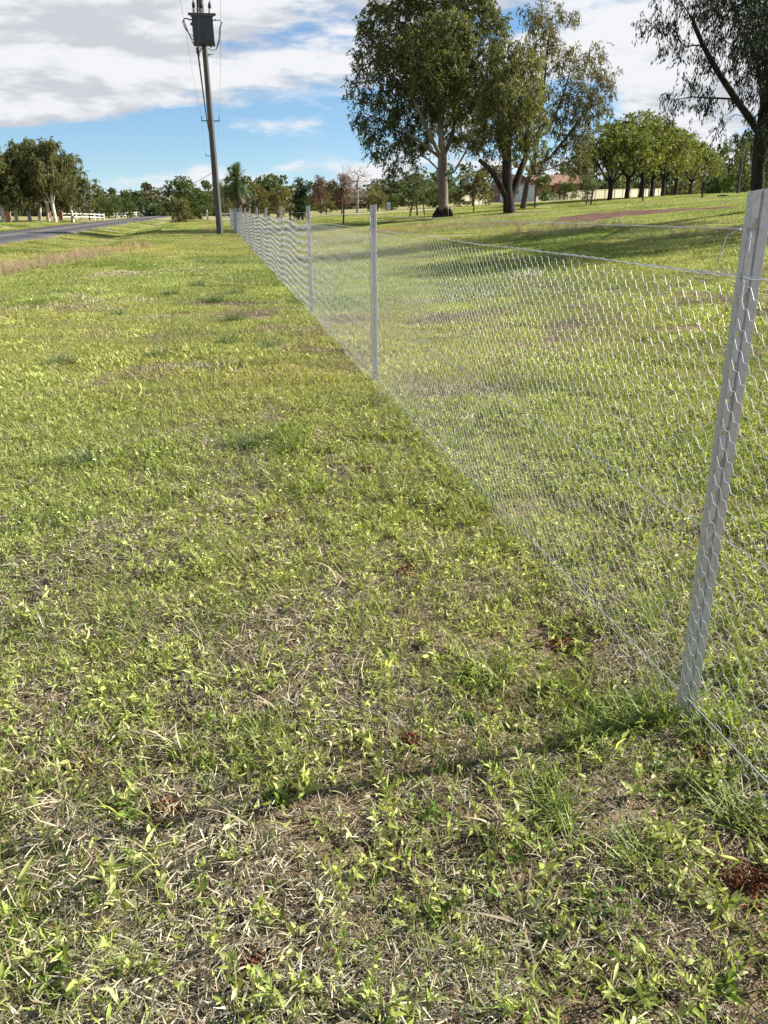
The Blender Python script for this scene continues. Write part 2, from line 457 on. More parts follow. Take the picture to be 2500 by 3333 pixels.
def make_post_mesh():
    # folded steel section: lip, web with punched holes, groove, web, flange
    prof = [(0.000, 0.0225), (0.000, 0.000), (0.022, 0.000), (0.0255, 0.0055), (0.029, 0.000), (0.050, -0.002), (0.052, 0.001), (0.052, 0.026)]
    verts = []; faces = []
    holes = [POST_H - 0.075 - 0.0845 * k for k in range(17) if k != 1]
    zs = [-0.35]
    for h in sorted(holes): zs += [h - 0.014, h + 0.014]
    zs.append(POST_H)
    hs = set(round(h, 5) for h in holes)
    def P(a, z): 
        # top cut slightly aslant
        if z >= POST_H - 1e-6: z += 0.007 * (a[0] / 0.052)
        return (a[1], -a[0], z)
    for a in range(len(prof) - 1):
        pa, pb = prof[a], prof[a + 1]
        for k in range(len(zs) - 1):
            z0, z1 = zs[k], zs[k + 1]
            hole = a == 1 and abs((z1 - z0) - 0.028) < 1e-6
            b = len(verts)
            if not hole:
                verts += [P(pa, z0), P(pb, z0), P(pb, z1), P(pa, z1)]; faces.append((b, b + 1, b + 2, b + 3))
            else:
                cx = 0.0115; cz = (z0 + z1) / 2
                sq = [(pa[0], z0), (cx, z0), (pb[0], z0), (pb[0], cz), (pb[0], z1), (cx, z1), (pa[0], z1), (pa[0], cz)]
                for (x, z) in sq: verts.append(P((x, 0), z))
                for t in range(8):
                    an = R(225 + 45 * t); rr = 0.0062 * (1.0 if t % 2 else 0.9)
                    verts.append(P((cx + rr * math.cos(an), 0), cz + rr * math.sin(an)))
                for t in range(8):
                    faces.append((b + t, b + (t + 1) % 8, b + 8 + (t + 1) % 8, b + 8 + t))
    me = bpy.data.meshes.new('post'); me.from_pydata(verts, [], faces)
    import bmesh
    bm = bmesh.new(); bm.from_mesh(me); bmesh.ops.remove_doubles(bm, verts=bm.verts, dist=1e-5)
    bmesh.ops.recalc_face_normals(bm, faces=bm.faces)
    bmesh.ops.solidify(bm, geom=bm.faces[:], thickness=0.0022)
    bm.to_mesh(me); bm.free(); me.update()
    me.materials.append(M_post)
    return me
post_me = make_post_mesh()
NB = 15
tie = MB()
tie.tube([(0.004 + 0.006 * math.cos(a), 0.002 - 0.012 * math.sin(a) - 0.012, 0.004 * a / 6) for a in np.linspace(0, 11, 26)], 0.0013, 4)
tie.tube([(-0.002, -0.002, 0.0), (-0.02, 0.002, -0.012), (-0.03, 0.008, -0.05)], 0.0013, 4)
tie_me = None
r2 = np.random.default_rng(5)
WIRES = [(POST_H - 0.085, 0.0014), (NET_H + 0.012, 0.0016), (0.61, 0.0016), (0.085, 0.0016)]
for k in range(-1, NB + 1):
    s = SPAN * k
    po = obj('post', post_me, M_post, fence)
    gx = F0 + FD * s
    po.location = (s + r2.normal(0, 0.02) * (k > 0), -0.004, float(height(gx[0], gx[1])) * 0.6 + r2.normal(0, 0.008) * (k > 0))
    po.rotation_euler = (r2.normal(0, R(0.35)), r2.normal(0, R(0.35)), r2.normal(0, R(2.0)))
    if k == 0:
        po.location = (0, -0.004, 0.0); po.rotation_euler = (R(-0.55), R(0.3), R(-4))
    if k == NB:                                # heavier strainer post at the far end
        po.scale = (1.7, 1.7, 1.04)
    for wz in ((WIRES[0][0], WIRES[1][0]) if k < 6 else ()):
        if tie_me is None:
            to = tie.build('wire_tie', M_wire, po); tie_me = to.data
        else:
            to = obj('wire_tie', tie_me, M_wire, po)
        to.location = (0, 0, wz); to.rotation_euler = (0, 0, 0)

# netting: three woven bays shared by all spans
def netting_mesh(seed, band=0.0):
    rg = np.random.default_rng(seed)
    nc = 152; px_ = SPAN / nc; rows = 25; pz = 0.05; tw = 0.0085
    ph = rg.random(8) * 6.28
    def warp(s, z):
        win = np.sin(np.pi * np.clip(s / SPAN, 0, 1)) ** 0.6
        zz = z / NET_H
        off = (0.004 if band == 0 else 0.0012) * np.sin(2 * np.pi * s / 1.25 + ph[0] + 3.1 * zz) + (0.002 if band == 0 else 0.0005) * np.sin(2 * np.pi * s / 0.62 + ph[1] - 5 * zz) + 0.018 * np.sin(np.pi * s / SPAN * 2 + ph[2]) * np.sin(zz * 4 + ph[3])
        dz = 0.010 * np.sin(2 * np.pi * s / 1.9 + ph[4] + zz * 2) + 0.006 * np.sin(2 * np.pi * s / 0.9 + ph[5])
        ds = 0.008 * np.sin(zz * 9 + ph[6])
        return np.stack([s + ds * win, 0.004 + off * win, z + dz * win * (0.4 + 0.6 * (1 - zz)) ], -1)
    A = []; B = []; Rd = []
    ci, rj = np.meshgrid(np.arange(nc + 1), np.arange(rows), indexing='ij')
    cz = 0.012 + rj * pz + (ci % 2) * pz / 2
    cx = ci * px_
    jx = rg.normal(0, 0.0012, cx.shape); jz = rg.normal(0, 0.0014, cx.shape)
    jx[0] = jx[-1] = 0; jz[0] = jz[-1] = 0
    L = warp((cx + jx - tw).ravel(), (cz + jz).ravel()); Rr = warp((cx + jx + tw).ravel(), (cz + jz).ravel())
    idx = (ci * rows + rj)
    A.append(L); B.append(Rr); Rd.append(np.full(len(L), 0.0011))
    for sgn in (1, -1):
        # right end of twist (i,j) to left end of twist in the next column, half a row up or down
        i = ci[:-1]; j = rj[:-1]
        j2 = np.where(i % 2 == 0, j + (0 if sgn > 0 else -1), j + (1 if sgn > 0 else 0))
        ok = (j2 >= 0) & (j2 < rows)
        a = (i * rows + j)[ok]; b = ((i + 1) * rows + j2)[ok]
        A.append(Rr[a]); B.append(L[b]); Rd.append(np.full(len(a), 0.00068))
    # selvedge wires
    for z, r in ((0.004, 0.0012), (NET_H + 0.002, 0.0014)):
        s = np.linspace(0, SPAN, 2 * nc + 1); p = warp(s, np.full_like(s, z))
        p[:, 2] += 0.002 * np.sin(s * 300); A.append(p[:-1]); B.append(p[1:]); Rd.append(np.full(len(s) - 1, r))
    A = np.concatenate(A); B = np.concatenate(B); rd = np.concatenate(Rd)[:, None]
    if band: rd = rd * (1.0 + 0.65 * band) * (1 + band * np.sin(2 * np.pi * A[:, 2:3] / 0.105 + 1.8 * np.sin(2 * np.pi * A[:, 0:1] / SPAN + ph[7]) + 0.5 * np.sin(2 * np.pi * A[:, 0:1] / 0.9 + ph[0])))
    d = B - A; d /= np.linalg.norm(d, axis=1)[:, None] + 1e-9
    n1 = np.cross(d, (0, 1.0, 0)); n1 /= np.linalg.norm(n1, axis=1)[:, None] + 1e-9
    n2 = np.cross(d, n1)
    v = []
    for e in (A, B):
        for k in range(3):
            an = k * 2.0944 + 0.5
            v.append(e + rd * (math.cos(an) * n1 + math.sin(an) * n2))
    n = len(A); V = np.concatenate(v); ix = np.arange(n)
    q = np.concatenate([np.stack([ix + k * n, ix + ((k + 1) % 3) * n, ix + (3 + (k + 1) % 3) * n, ix + (3 + k) * n], -1) for k in range(3)])
    me = np_mesh('netting', V, q, smooth=True); me.materials.append(M_wire); return me
nets = [netting_mesh(1), netting_mesh(2, 0.35)] + [netting_mesh(s, 0.85) for s in (3, 4, 5)]
for k in range(-1, NB):
    no = obj('netting', nets[0 if k < 1 else (1 if k == 1 else 2 + k % 3)], M_wire, fence); no.location = (SPAN * k, 0.006, 0.008)
# plain strained wires threaded through the posts
for (wz, wr) in WIRES:
    m = MB(); pts = []
    for k in range(-1, NB):
        for t in np.linspace(0, 1, 9)[:-1]:
            pts.append(((k + t) * SPAN, -0.018 if wz > NET_H + 0.05 else -0.010, wz - 0.012 * math.sin(math.pi * t) * (1 if wz < 1 else 0.6)))
    pts.append((NB * SPAN, -0.016, wz))
    m.tube(pts, wr, 5); m.build('plain_wire', M_wire, fence, smooth=True)
# wire wrapped back on itself beside the near post
m = MB()
m.tube([(0.02, -0.016, POST_H - 0.088), (0.0, 0.012, POST_H - 0.08), (-0.004, 0.03, POST_H - 0.076), (0.03, 0.026, POST_H - 0.09), (0.05, 0.034, POST_H - 0.10), (0.055, 0.04, POST_H - 0.14), (0.058, 0.046, POST_H - 0.165)], 0.0016, 5)
m.tube([(0.012 + 0.010 * t, -0.014 + 0.0035 * math.cos(3.4 * t), POST_H - 0.086 + 0.0035 * math.sin(3.4 * t)) for t in np.linspace(0, 7, 40)], 0.0011, 5)
m.build('wire_tail', M_wire, fence, smooth=True)

# ================================================================== POWER POLES AND LINES
M_pole = mat_simple('weathered_concrete_pole', (0.095, 0.092, 0.085), 0.85, var=0.3, scale=3, bump=0.3, bscale=30, stretch=(1, 1, 0.12))
M_steel = mat_simple('dark_steel', (0.10, 0.10, 0.105), 0.55, 0.6, var=0.3, scale=8)
M_tank = mat_simple('slate_blue_tank_paint', (0.020, 0.031, 0.043), 0.45, 0.0, var=0.25, scale=2.5, spec=0.5)
M_porc = mat_simple('grey_porcelain', (0.42, 0.40, 0.37), 0.25, 0.0, var=0.1, scale=5, spec=0.6)
M_rubber = mat_simple('black_rubber', (0.018, 0.018, 0.020), 0.6, 0.0, var=0.2, scale=6)
ARM_Z = 12.4
def insulator(mb, x, y, z, h=0.28, r=0.07):
    prof = [(0.3, 0), (0.9, .12), (1, .2), (.55, .28), (.9, .40), (.95, .47), (.5, .55), (.8, .68), (.8, .75), (.4, .85), (.35, 1)]
    pts = [(x, y, z + h * t) for _, t in prof]; mb.tube(pts, [r * a for a, _ in prof], 10)
def power_pole(base, label, lean=0.0, h=13.4):
    t = thing('power_pole', label, 'power pole', base, 0.195, 'power poles along the verge')
    t.rotation_euler = (0, lean, 0.195)
    m = MB(); zs = np.linspace(-0.5, h, 12); m.tube([(0, 0, z) for z in zs], [0.205 - 0.075 * (z / h) for z in zs], 8, phase=0.39)
    m.build('pole_shaft', M_pole, t)
    a = MB(); a.box((0, -0.17, ARM_Z), (1.22, 0.05, 0.06)); a.build('crossarm', M_steel, t)
    for sx in (-1, 1):
        b = MB(); b.tube([(sx * 0.75, -0.17, ARM_Z - 0.06), (sx * 0.12, -0.12, ARM_Z - 0.5)], 0.018, 5); b.build('arm_brace', M_steel, t)
        i = MB(); i.tube([(sx * 1.14, -0.17, ARM_Z + 0.05), (sx * 1.14, -0.17, ARM_Z + 0.24)], 0.02, 6); insulator(i, sx * 1.14, -0.17, ARM_Z + 0.2, 0.34, 0.085); i.build('insulator', M_rubber, t)
    return t
PB = on_ground(717, 49.0)
poles = [PB, np.array((-23.1, 118.0, float(height(-23.1, 118)))), np.array((-38.2, 193.0, float(height(-38.2, 193))))]
pole1 = power_pole(PB, 'tall grey power pole carrying a dark transformer, standing on the mown verge', lean=R(-0.9))
pole2 = power_pole(poles[1], 'power pole hidden behind the transformer pole, only its upper crossarm showing')
pole3 = power_pole(poles[2], 'farthest power pole down the line, its small crossarm showing lowest')
# transformer (part of pole 1), hung on the camera side
tz = 10.22; ty = -0.62
tank = MB(); tank.box((0, ty, tz + 0.02), (0.545, 0.33, 0.655)); to = tank.build('transformer', M_tank, pole1, bevel=0.02)
def sub(name, mb, mat, smooth=False, bevel=0.0): return mb.build(name, mat, to, smooth, bevel)
m = MB(); m.box((0.03, ty - 0.337, tz), (0.008, 0.006, 0.63)); sub('tank_seam', m, M_tank)
m = MB(); m.box((0, ty, tz + 0.705), (0.60, 0.37, 0.028)); sub('tank_lid', m, M_tank, bevel=0.008)
m = MB(); m.box((0, ty - 0.375, tz + 0.66), (0.71, 0.012, 0.055)); m.box((0, ty - 0.41, tz + 0.713), (0.71, 0.03, 0.008))
for sx in (-1, 1): m.box((sx * 0.69, ty - 0.40, tz + 0.665), (0.02, 0.035, 0.05))
sub('hanger_channel', m, M_steel)
m = MB(); m.box((0, ty, tz - 0.655), (0.565, 0.35, 0.02)); sub('tank_base', m, M_tank)
for x, yy in ((-0.40, -0.1), (0.0, -0.1), (0.42, -0.05)):
    m = MB(); insulator(m, x, ty + yy, tz + 0.73, 0.30, 0.085); sub('bushing', m, M_porc, True)
    m = MB(); m.tube([(x, ty + yy, tz + 1.0), (x + .01, ty + yy, tz + 1.08), (x + .02, ty + yy, tz + 1.2), (x + .03, ty + yy, tz + 1.32)], [0.06, 0.085, 0.075, 0.03], 8); sub('bushing_cover', m, M_rubber, True)
    m = MB(); sg = 1 if x > -0.2 else -0.7
    m.tube([(x + .03, ty + yy, tz + 1.3), (x + .09 * sg, ty + yy, tz + 1.45), (x + .35 * sg, ty + .1, tz + 1.7), (x + .7 * sg, ty + .3, tz + 2.1), (x * .6, -0.1, ARM_Z - 0.1)], 0.014, 5); sub('lead_wire', m, M_rubber, True)
for sx in (-1, 1):
    m = MB(); m.tube([(sx * 0.54, ty, tz + 0.48), (sx * 0.66, ty, tz + 0.49)], 0.035, 7); m.tube([(sx * 0.66, ty, tz + 0.49), (sx * 0.72, ty, tz + 0.50)], 0.05, 7); sub('low_voltage_bushing', m, M_porc)
for off, drop, back in ((0.0, 0.75, 0.0), (0.05, 0.95, 0.08), (0.1, 1.15, 0.15)):
    m = MB(); x0 = -0.70
    m.tube([(x0, ty - back, tz + 0.5), (x0 - .2, ty - back, tz + 0.53), (x0 - .33 + off, ty - back, tz + 0.40), (x0 - .26 + off, ty - back, tz + 0.16), (x0 - .08 + off, ty - back + .1, tz + .35 - drop * .62), (x0 + .14, ty + .25, tz + .42 - drop * .85)], 0.017, 6); sub('cable_loop', m, M_rubber, True)
for off in (0.0, 0.05):
    m = MB(); x0 = 0.70
    m.tube([(x0, ty, tz + 0.48), (x0 + .18, ty - off, tz + 0.50), (x0 + .32 - off, ty - off, tz + 0.38), (x0 + .20 - off, ty, tz + .1), (x0 + .12 - off, ty, tz - .45), (x0 - .1, ty + .1, tz - .85), (x0 - .3, ty + .25, tz - .88), (0.18, -0.2, tz - .76)], 0.018, 6); sub('cable_loop', m, M_rubber, True)
m = MB(); m.tube([(0.33, ty, tz - 0.67), (0.33, ty, tz - 0.78)], 0.04, 7); sub('drain_valve', m, M_steel)
m = MB(); m.tube([(-0.50, ty - .1, tz - 0.6), (-0.62, ty - .1, tz - 0.6)], 0.02, 6); sub('tank_fitting', m, M_steel)
m = MB(); m.box((-0.58, ty - .1, tz + .27), (0.05, 0.02, 0.07)); sub('tank_fitting', m, M_steel)
for bz in (0.45, -0.42):
    m = MB(); m.box((0, ty * 0.45, tz + bz), (0.10, 0.16, 0.05)); sub('pole_bracket', m, M_steel)
m = MB(); m.tube([(0.15, -0.12, tz - 1.05), (0.42, -0.3, tz - 1.04)], 0.02, 5); m.box((0.2, -0.15, tz - 1.05), (0.02, 0.02, 0.08)); m.build('step_bolt', M_steel, pole1)

def catenary(a, b, sag, n=24):
    a = np.asarray(a, float); b = np.asarray(b, float); t = np.linspace(0, 1, n)[:, None]
    p = a + (b - a) * t; p[:, 2] -= sag * 4 * (t * (1 - t))[:, 0]; return p
def pole_pt(base, lx, ly, lz, lean=0.0):
    v = Matrix.Rotation(0.195, 4, 'Z') @ Matrix.Rotation(lean, 4, 'Y') @ Vector((lx, ly, lz))
    return np.array(base) + np.array(v)
back = np.array((4.0, -22.0, 0.0))
for sx, side in ((-1, 'left'), (1, 'right')):
    for a, b, la, lb, txt in ((back, PB, 0, 0, 'overhead between the camera side and the transformer pole'), (poles[0], poles[1], R(-0.9), 0, 'from the transformer pole to the next pole'), (poles[1], poles[2], 0, 0, 'between the two far poles')):
        if txt.startswith('overhead'): lb = R(-0.9)
        m = MB(); m.tube(catenary(pole_pt(a, sx * 1.14, -0.17, ARM_Z + .52, la), pole_pt(b, sx * 1.14, -0.17, ARM_Z + .52, lb), 0.9), 0.0075, 4)
        if txt.startswith('overhead'): continue
        o = m.build('power_line', M_rubber, None, True)
        tag(o, 'thin bare %s-hand conductor strung %s' % (side, txt), 'power line', 'thin overhead conductors')
# twisted service bundle: near span, then on to the next pole
def bundle(pts, r, tw):
    m = MB(); P = np.asarray(pts); n = len(P)
    for k in range(3):
        ph = np.arange(n) * tw + k * 2.094
        Q = P + np.stack([np.cos(ph) * r * 0.9, np.zeros(n), np.sin(ph) * r * 0.9], -1); m.tube(Q, r, 5)
    return m
AT = pole_pt(PB, -0.36, -0.75, 9.15, R(-0.9))
nb = catenary((1.4, -4.0, 10.5), AT, 0.35, 160)
tag(bundle(nb, 0.026, 1.0).build('service_cable', M_rubber, None, True), 'thick twisted black cable crossing in front of the transformer', 'cable')
tag(bundle(catenary(AT, pole_pt(poles[1], -0.2, -0.2, 10.6), 0.9, 120), 0.028, 1.2).build('service_cable', M_rubber, None, True), 'black twisted cable dropping from its clamp to behind the transformer pole', 'cable')
m = MB(); m.tube([AT + (0, 0, .22), AT + (0, -.03, .1), AT, AT + (.05, .02, -.12)], [0.05, 0.09, 0.07, 0.03], 7); m.tube([AT, (AT + np.array(pole_pt(PB, -.1, -.1, 9.4, R(-.9)))) / 2, pole_pt(PB, -.12, -.1, 9.6, R(-.9))], 0.025, 5)
for kk in range(3): m.tube([AT + (0, 0, .1 * kk - .1), AT + (-.1, 0, .15 * kk + .05), pole_pt(PB, -.2, -.2, 9.45 + .1 * kk, R(-.9))], 0.018, 5)
# the clamp belongs to the pole: express it in the pole frame
cl = m.build('cable_clamp', M_rubber, None, True)
bpy.context.view_layer.update()
cl.parent = pole1; cl.matrix_parent_inverse = pole1.matrix_world.inverted()
a = at_y(690, 563, 118); b = at_y(230, 566, 120)
tag(MB().tube(catenary(a, b, 2.7, 30), 0.03, 5).build('service_cable', M_rubber, None, True), 'sagging dark cable crossing the road above the far trees', 'cable')

# ================================================================== TREES
def mat_bark(name, a, b, c=None, scale=2.0, stretch=(1, 1, 0.25), bump=0.6):
    m, N = new_mat(name)
    tcn = N.n('ShaderNodeTexCoord'); mp = N.n('ShaderNodeMapping'); N.l(tcn.outputs['Object'], mp.inputs[0]); mp.inputs['Scale'].default_value = stretch
    n = N.noise(mp.outputs[0], scale, 5, 0.65); n2 = N.noise(mp.outputs[0], scale * 4, 4, 0.6)
    col = N.mix(N.ramp(n, 0.38, 0.62), a, b)
    if c: col = N.mix(N.ramp(n2, 0.56, 0.66), col, c)
    p = N.n('ShaderNodeBsdfPrincipled'); N.l(col, p.inputs['Base Color']); p.inputs['Roughness'].default_value = 0.85; p.inputs['Specular IOR Level'].default_value = 0.2
    bp = N.n('ShaderNodeBump'); bp.inputs['Strength'].default_value = bump; bp.inputs['Distance'].default_value = 0.05
    N.l(n2, bp.inputs['Height']); N.l(bp.outputs[0], p.inputs['Normal'])
    finish(N, p.outputs[0]); return m
M_gumbark = mat_bark('smooth_gum_bark', (0.15, 0.12, 0.095), (0.27, 0.23, 0.185), (0.13, 0.065, 0.04), 1.6)
M_darkbark = mat_bark('dark_ironbark', (0.018, 0.014, 0.012), (0.045, 0.036, 0.030), None, 6)
M_greybark = mat_bark('grey_brown_bark', (0.07, 0.055, 0.045), (0.14, 0.115, 0.095), None, 4)
M_whitebark = mat_bark('white_bark', (0.60, 0.55, 0.50), (0.80, 0.77, 0.72), (0.25, 0.18, 0.14), 1.5)
M_twig = mat_bark('pale_twigs', (0.22, 0.18, 0.165), (0.34, 0.29, 0.27), None, 4)
M_twigred = mat_bark('russet_twigs', (0.17, 0.10, 0.085), (0.24, 0.15, 0.13), None, 4)
M_leaf = mat_leaf('tree_leaf', 0.38, 0.55, 0.25)

def grow(trunk, tips, rg, base_r, tip_r, seg=0.9, droop=0.0, wig=0.10, limbs=(), sides=6, flare=0.25):
    """trunk/limb polylines, then every tip joins the nearest sensible branch. Returns verts, quads."""
    pos = [np.array(p, float) for p in trunk]; par = [-1] + list(range(len(trunk) - 1)); chains = [list(range(len(trunk)))]; floor_r = {}
    for lb in limbs:                                   # (index on trunk, points)
        ch = [lb[0]]
        for p in lb[1]:
            par.append(ch[-1]); pos.append(np.array(p, float)); ch.append(len(pos) - 1)
        chains.append(ch)
        if len(lb) > 2:                                # a stout limb keeps at least this thickness
            for i_, nd in enumerate(ch[1:]): floor_r[nd] = lb[2] * (1 - .6 * i_ / len(ch))
    tips = np.asarray(tips, float)
    core = np.array(pos)
    dmin = np.min(np.linalg.norm(tips[:, None] - core[None], axis=2), axis=1)
    order = np.argsort(dmin + rg.random(len(tips)) * 0.4)
    PA = np.zeros((len(pos) + len(tips) * 14 + 10, 3)); DA = np.zeros_like(PA); n = len(pos)
    PA[:n] = pos
    for i in range(n): DA[i] = (PA[i] - PA[par[i]]) if par[i] >= 0 else np.array((0, 0, 1.0))
    DA[:n] /= np.linalg.norm(DA[:n], axis=1)[:, None] + 1e-9
    first = max(1, int(len(trunk) * 0.45))
    for ti in order:
        t = tips[ti]
        d = t - PA[:n]; L = np.linalg.norm(d, axis=1) + 1e-6
        ca = (d * DA[:n]).sum(1) / L
        cost = L * (1.55 - 0.75 * ca) + 0.35 * np.maximum(0, PA[:n, 2] - t[2])
        cost[:first] = 1e9
        b = int(np.argmin(cost)); D = L[b]
        k = int(np.clip(round(D / seg), 2, 8))
        p0 = PA[b]; c1 = p0 + DA[b] * D * 0.38; c2 = t - np.array((0, 0, 1)) * (-droop) * D * 0.3 - (t - p0) * 0.25
        ch = [b]; prev = b
        for s in range(1, k + 1):
            f = s / k; q = (1 - f) ** 3 * p0 + 3 * (1 - f) ** 2 * f * c1 + 3 * (1 - f) * f * f * c2 + f ** 3 * t
            q = q + rg.normal(0, wig, 3) * min(1, D / 3) * (f < 1)
            PA[n] = q; dd = q - PA[prev]; DA[n] = dd / (np.linalg.norm(dd) + 1e-9)
            par.append(prev); ch.append(n); prev = n; n += 1
        chains.append(ch)
    cnt = np.zeros(n); kids = np.zeros(n, int)
    for i in range(n - 1, 0, -1): kids[par[i]] += 1
    cnt[kids[:n] == 0] = 1
    for i in range(n - 1, 0, -1): cnt[par[i]] += cnt[i]
    pw = math.log(max(2, cnt[0])) / math.log(base_r / tip_r)
    rad = tip_r * np.maximum(cnt, 1) ** (1 / pw)
    for nd, r_ in floor_r.items(): rad[nd] = max(rad[nd], r_)
    V = []; Q = []; b0 = 0
    for ci, ch in enumerate(chains):
        P = PA[ch]; r = rad[ch].copy()
        if ci > 0: r[0] = min(r[0], r[1] * 1.25)
        sd = sides + 4 if ci == 0 else (sides if r[0] > base_r * 0.15 else 4)
        if ci == 0:
            fl_ = np.exp(-(P[:, 2] - P[0, 2]) / 0.5) * flare; r = r * (1 + fl_)
        v, q = tube_arr(P, r, sd); V.append(v); Q.append(q + b0); b0 += len(v)
    return np.concatenate(V), np.concatenate(Q), PA[:n], np.array(chains, object)

def leaf_mesh(name, cen, rg, per, sigma, L, Wd, cols, hang=0.6, flat=0.0, zsig=None, light=0.25, zdrop=0.0, spray=9):
    """per leaves around each centre; cols = list of colours mixed at random"""
    n = len(cen) * per
    c = np.repeat(np.asarray(cen), per, 0)
    o = rg.normal(0, 1, (n, 3)); o *= (np.abs(rg.normal(0.75, 0.35, n)) / (np.linalg.norm(o, axis=1) + 1e-6))[:, None]
    o *= sigma; o[:, 2] = o[:, 2] * ((zsig or sigma) / sigma) - zdrop * np.abs(rg.normal(0, 1, n))
    p = c + o
    a = rg.normal(0, 1, (n, 3)); a /= np.linalg.norm(a, axis=1)[:, None]
    if spray:                                  # leaves strung along short drooping twigs
        k = np.arange(n) // spray * spray; o = o[k]; p = c + o
        d = o / (np.linalg.norm(o, axis=1)[:, None] + 1e-6) * .8 + a[k] * .5 + np.array((0, 0, -.9)) * hang
        d /= np.linalg.norm(d, axis=1)[:, None] + 1e-9
        t = (np.arange(n) % spray) / spray - .35
        p = p + d * (t * (sigma * 1.1))[:, None] + rg.normal(0, L * .22, (n, 3)); p[:, 2] -= (t + .35) ** 2 * sigma * .4
        a = a * .75 + d * .7; a /= np.linalg.norm(a, axis=1)[:, None] + 1e-9
    a = a * (1 - hang) + np.array((0, 0, -1.0)) * hang; a /= np.linalg.norm(a, axis=1)[:, None] + 1e-9
    s = np.cross(a, rg.normal(0, 1, (n, 3)))
    if flat: s = s * (1 - flat) + np.cross(a, np.array((0, 0, 1.0))) * flat
    s /= np.linalg.norm(s, axis=1)[:, None] + 1e-9
    ln = L * rg.uniform(0.65, 1.3, n)[:, None]; wd = Wd * rg.uniform(0.7, 1.3, n)[:, None]
    nn = np.cross(a, s) * wd * 0.25
    V = np.concatenate([p - a * ln * 0.5, p + s * wd * 0.5 + nn - a * ln * 0.05, p + a * ln * 0.5, p - s * wd * 0.5 + nn - a * ln * 0.05])
    ix = np.arange(n); q = np.stack([ix, ix + n, ix + 2 * n, ix + 3 * n], -1)
    cols = np.asarray(cols, float)
    clump = np.repeat(rg.normal(0, 1, (len(cen), 1)), per, 0)
    w = rg.random((n, 1)); i0 = rg.integers(0, len(cols), n); i1 = rg.integers(0, len(cols), n)
    col = cols[i0] * w + cols[i1] * (1 - w)
    col = col * np.exp(rg.normal(0, light, (n, 1)) + clump * 0.10)
    return np_mesh(name, V, q, qcol=np.clip(col, 0, 1))

def blob_tips(blobs, rg, spacing, shell=0.55, lim=900):
    """points through ellipsoids (x,y,z,rx,ry,rz), denser near their skins"""
    out = []
    for (x, y, z, rx, ry, rz) in blobs:
        k = max(3, int(rx * ry * rz * 4.2 / spacing ** 3))
        d = rg.normal(0, 1, (k, 3)); d /= np.linalg.norm(d, axis=1)[:, None]
        r = (shell + (1 - shell) * rg.random(k)) ** 0.8
        r = np.where(rg.random(k) < 0.25, rg.random(k) ** 0.5, r)
        out.append(np.array((x, y, z)) + d * r[:, None] * np.array((rx, ry, rz)))
    p = np.concatenate(out); p = p[rg.permutation(len(p))]
    keep = []
    for q in p:
        if not keep or np.min(np.linalg.norm(np.array(keep) - q, axis=1)) > spacing * 0.62: keep.append(q)
        if len(keep) >= lim: break
    return np.array(keep)

def plant_tree(name, label, cat, loc, tm, cm, group=None, rz=0.0, scale=(1, 1, 1), extra=()):
    t = thing(name, label, cat, loc, rz, group, scale)
    if tm is not None: obj('trunk', tm, None, t)
    if cm is not None: obj('crown', cm, None, t)
    return t
def branch_mesh(name, v, q, mat):
    me = np_mesh(name, v, q, smooth=True); me.materials.append(mat); return me

# ------------------------------------------------- the big trees: crowns set out in the photograph's proportions
def px_blobs(lst, Y, base, rg, depth=0.9, yspread=0.35):
    """(px,py,radius px[,depth shift m]) -> ellipsoids relative to the tree's base"""
    out = []
    for b in lst:
        dy = b[3] if len(b) > 3 else rg.uniform(-1, 1) * yspread * b[2] / ppm(b[0], b[1], Y) * 2
        c = at_y(b[0], b[1], Y + dy); r = b[2] / ppm(b[0], b[1], Y + dy)
        out.append((c[0] - base[0], c[1] - base[1], c[2] - base[2], r, r * depth, r * 0.92))
    return out
def px_path(lst, Y, base):
    out = []
    for p in lst:
        dy = p[2] if len(p) > 2 else 0
        c = at_y(p[0], p[1], Y + dy); out.append(tuple(c - base))
    return out

GUM = [(0.105, 0.130, 0.040), (0.080, 0.105, 0.036), (0.145, 0.150, 0.055), (0.065, 0.088, 0.036)]
GUMY = [(0.175, 0.175, 0.062), (0.140, 0.145, 0.055), (0.21, 0.195, 0.085), (0.11, 0.12, 0.048)]
GUMB = [(0.165, 0.140, 0.055), (0.125, 0.115, 0.048), (0.185, 0.145, 0.065), (0.10, 0.10, 0.045)]
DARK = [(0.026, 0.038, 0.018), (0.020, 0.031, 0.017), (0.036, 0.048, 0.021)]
M_leafdark = mat_leaf('dark_tree_leaf', 0.15, 0.6, 0.2)

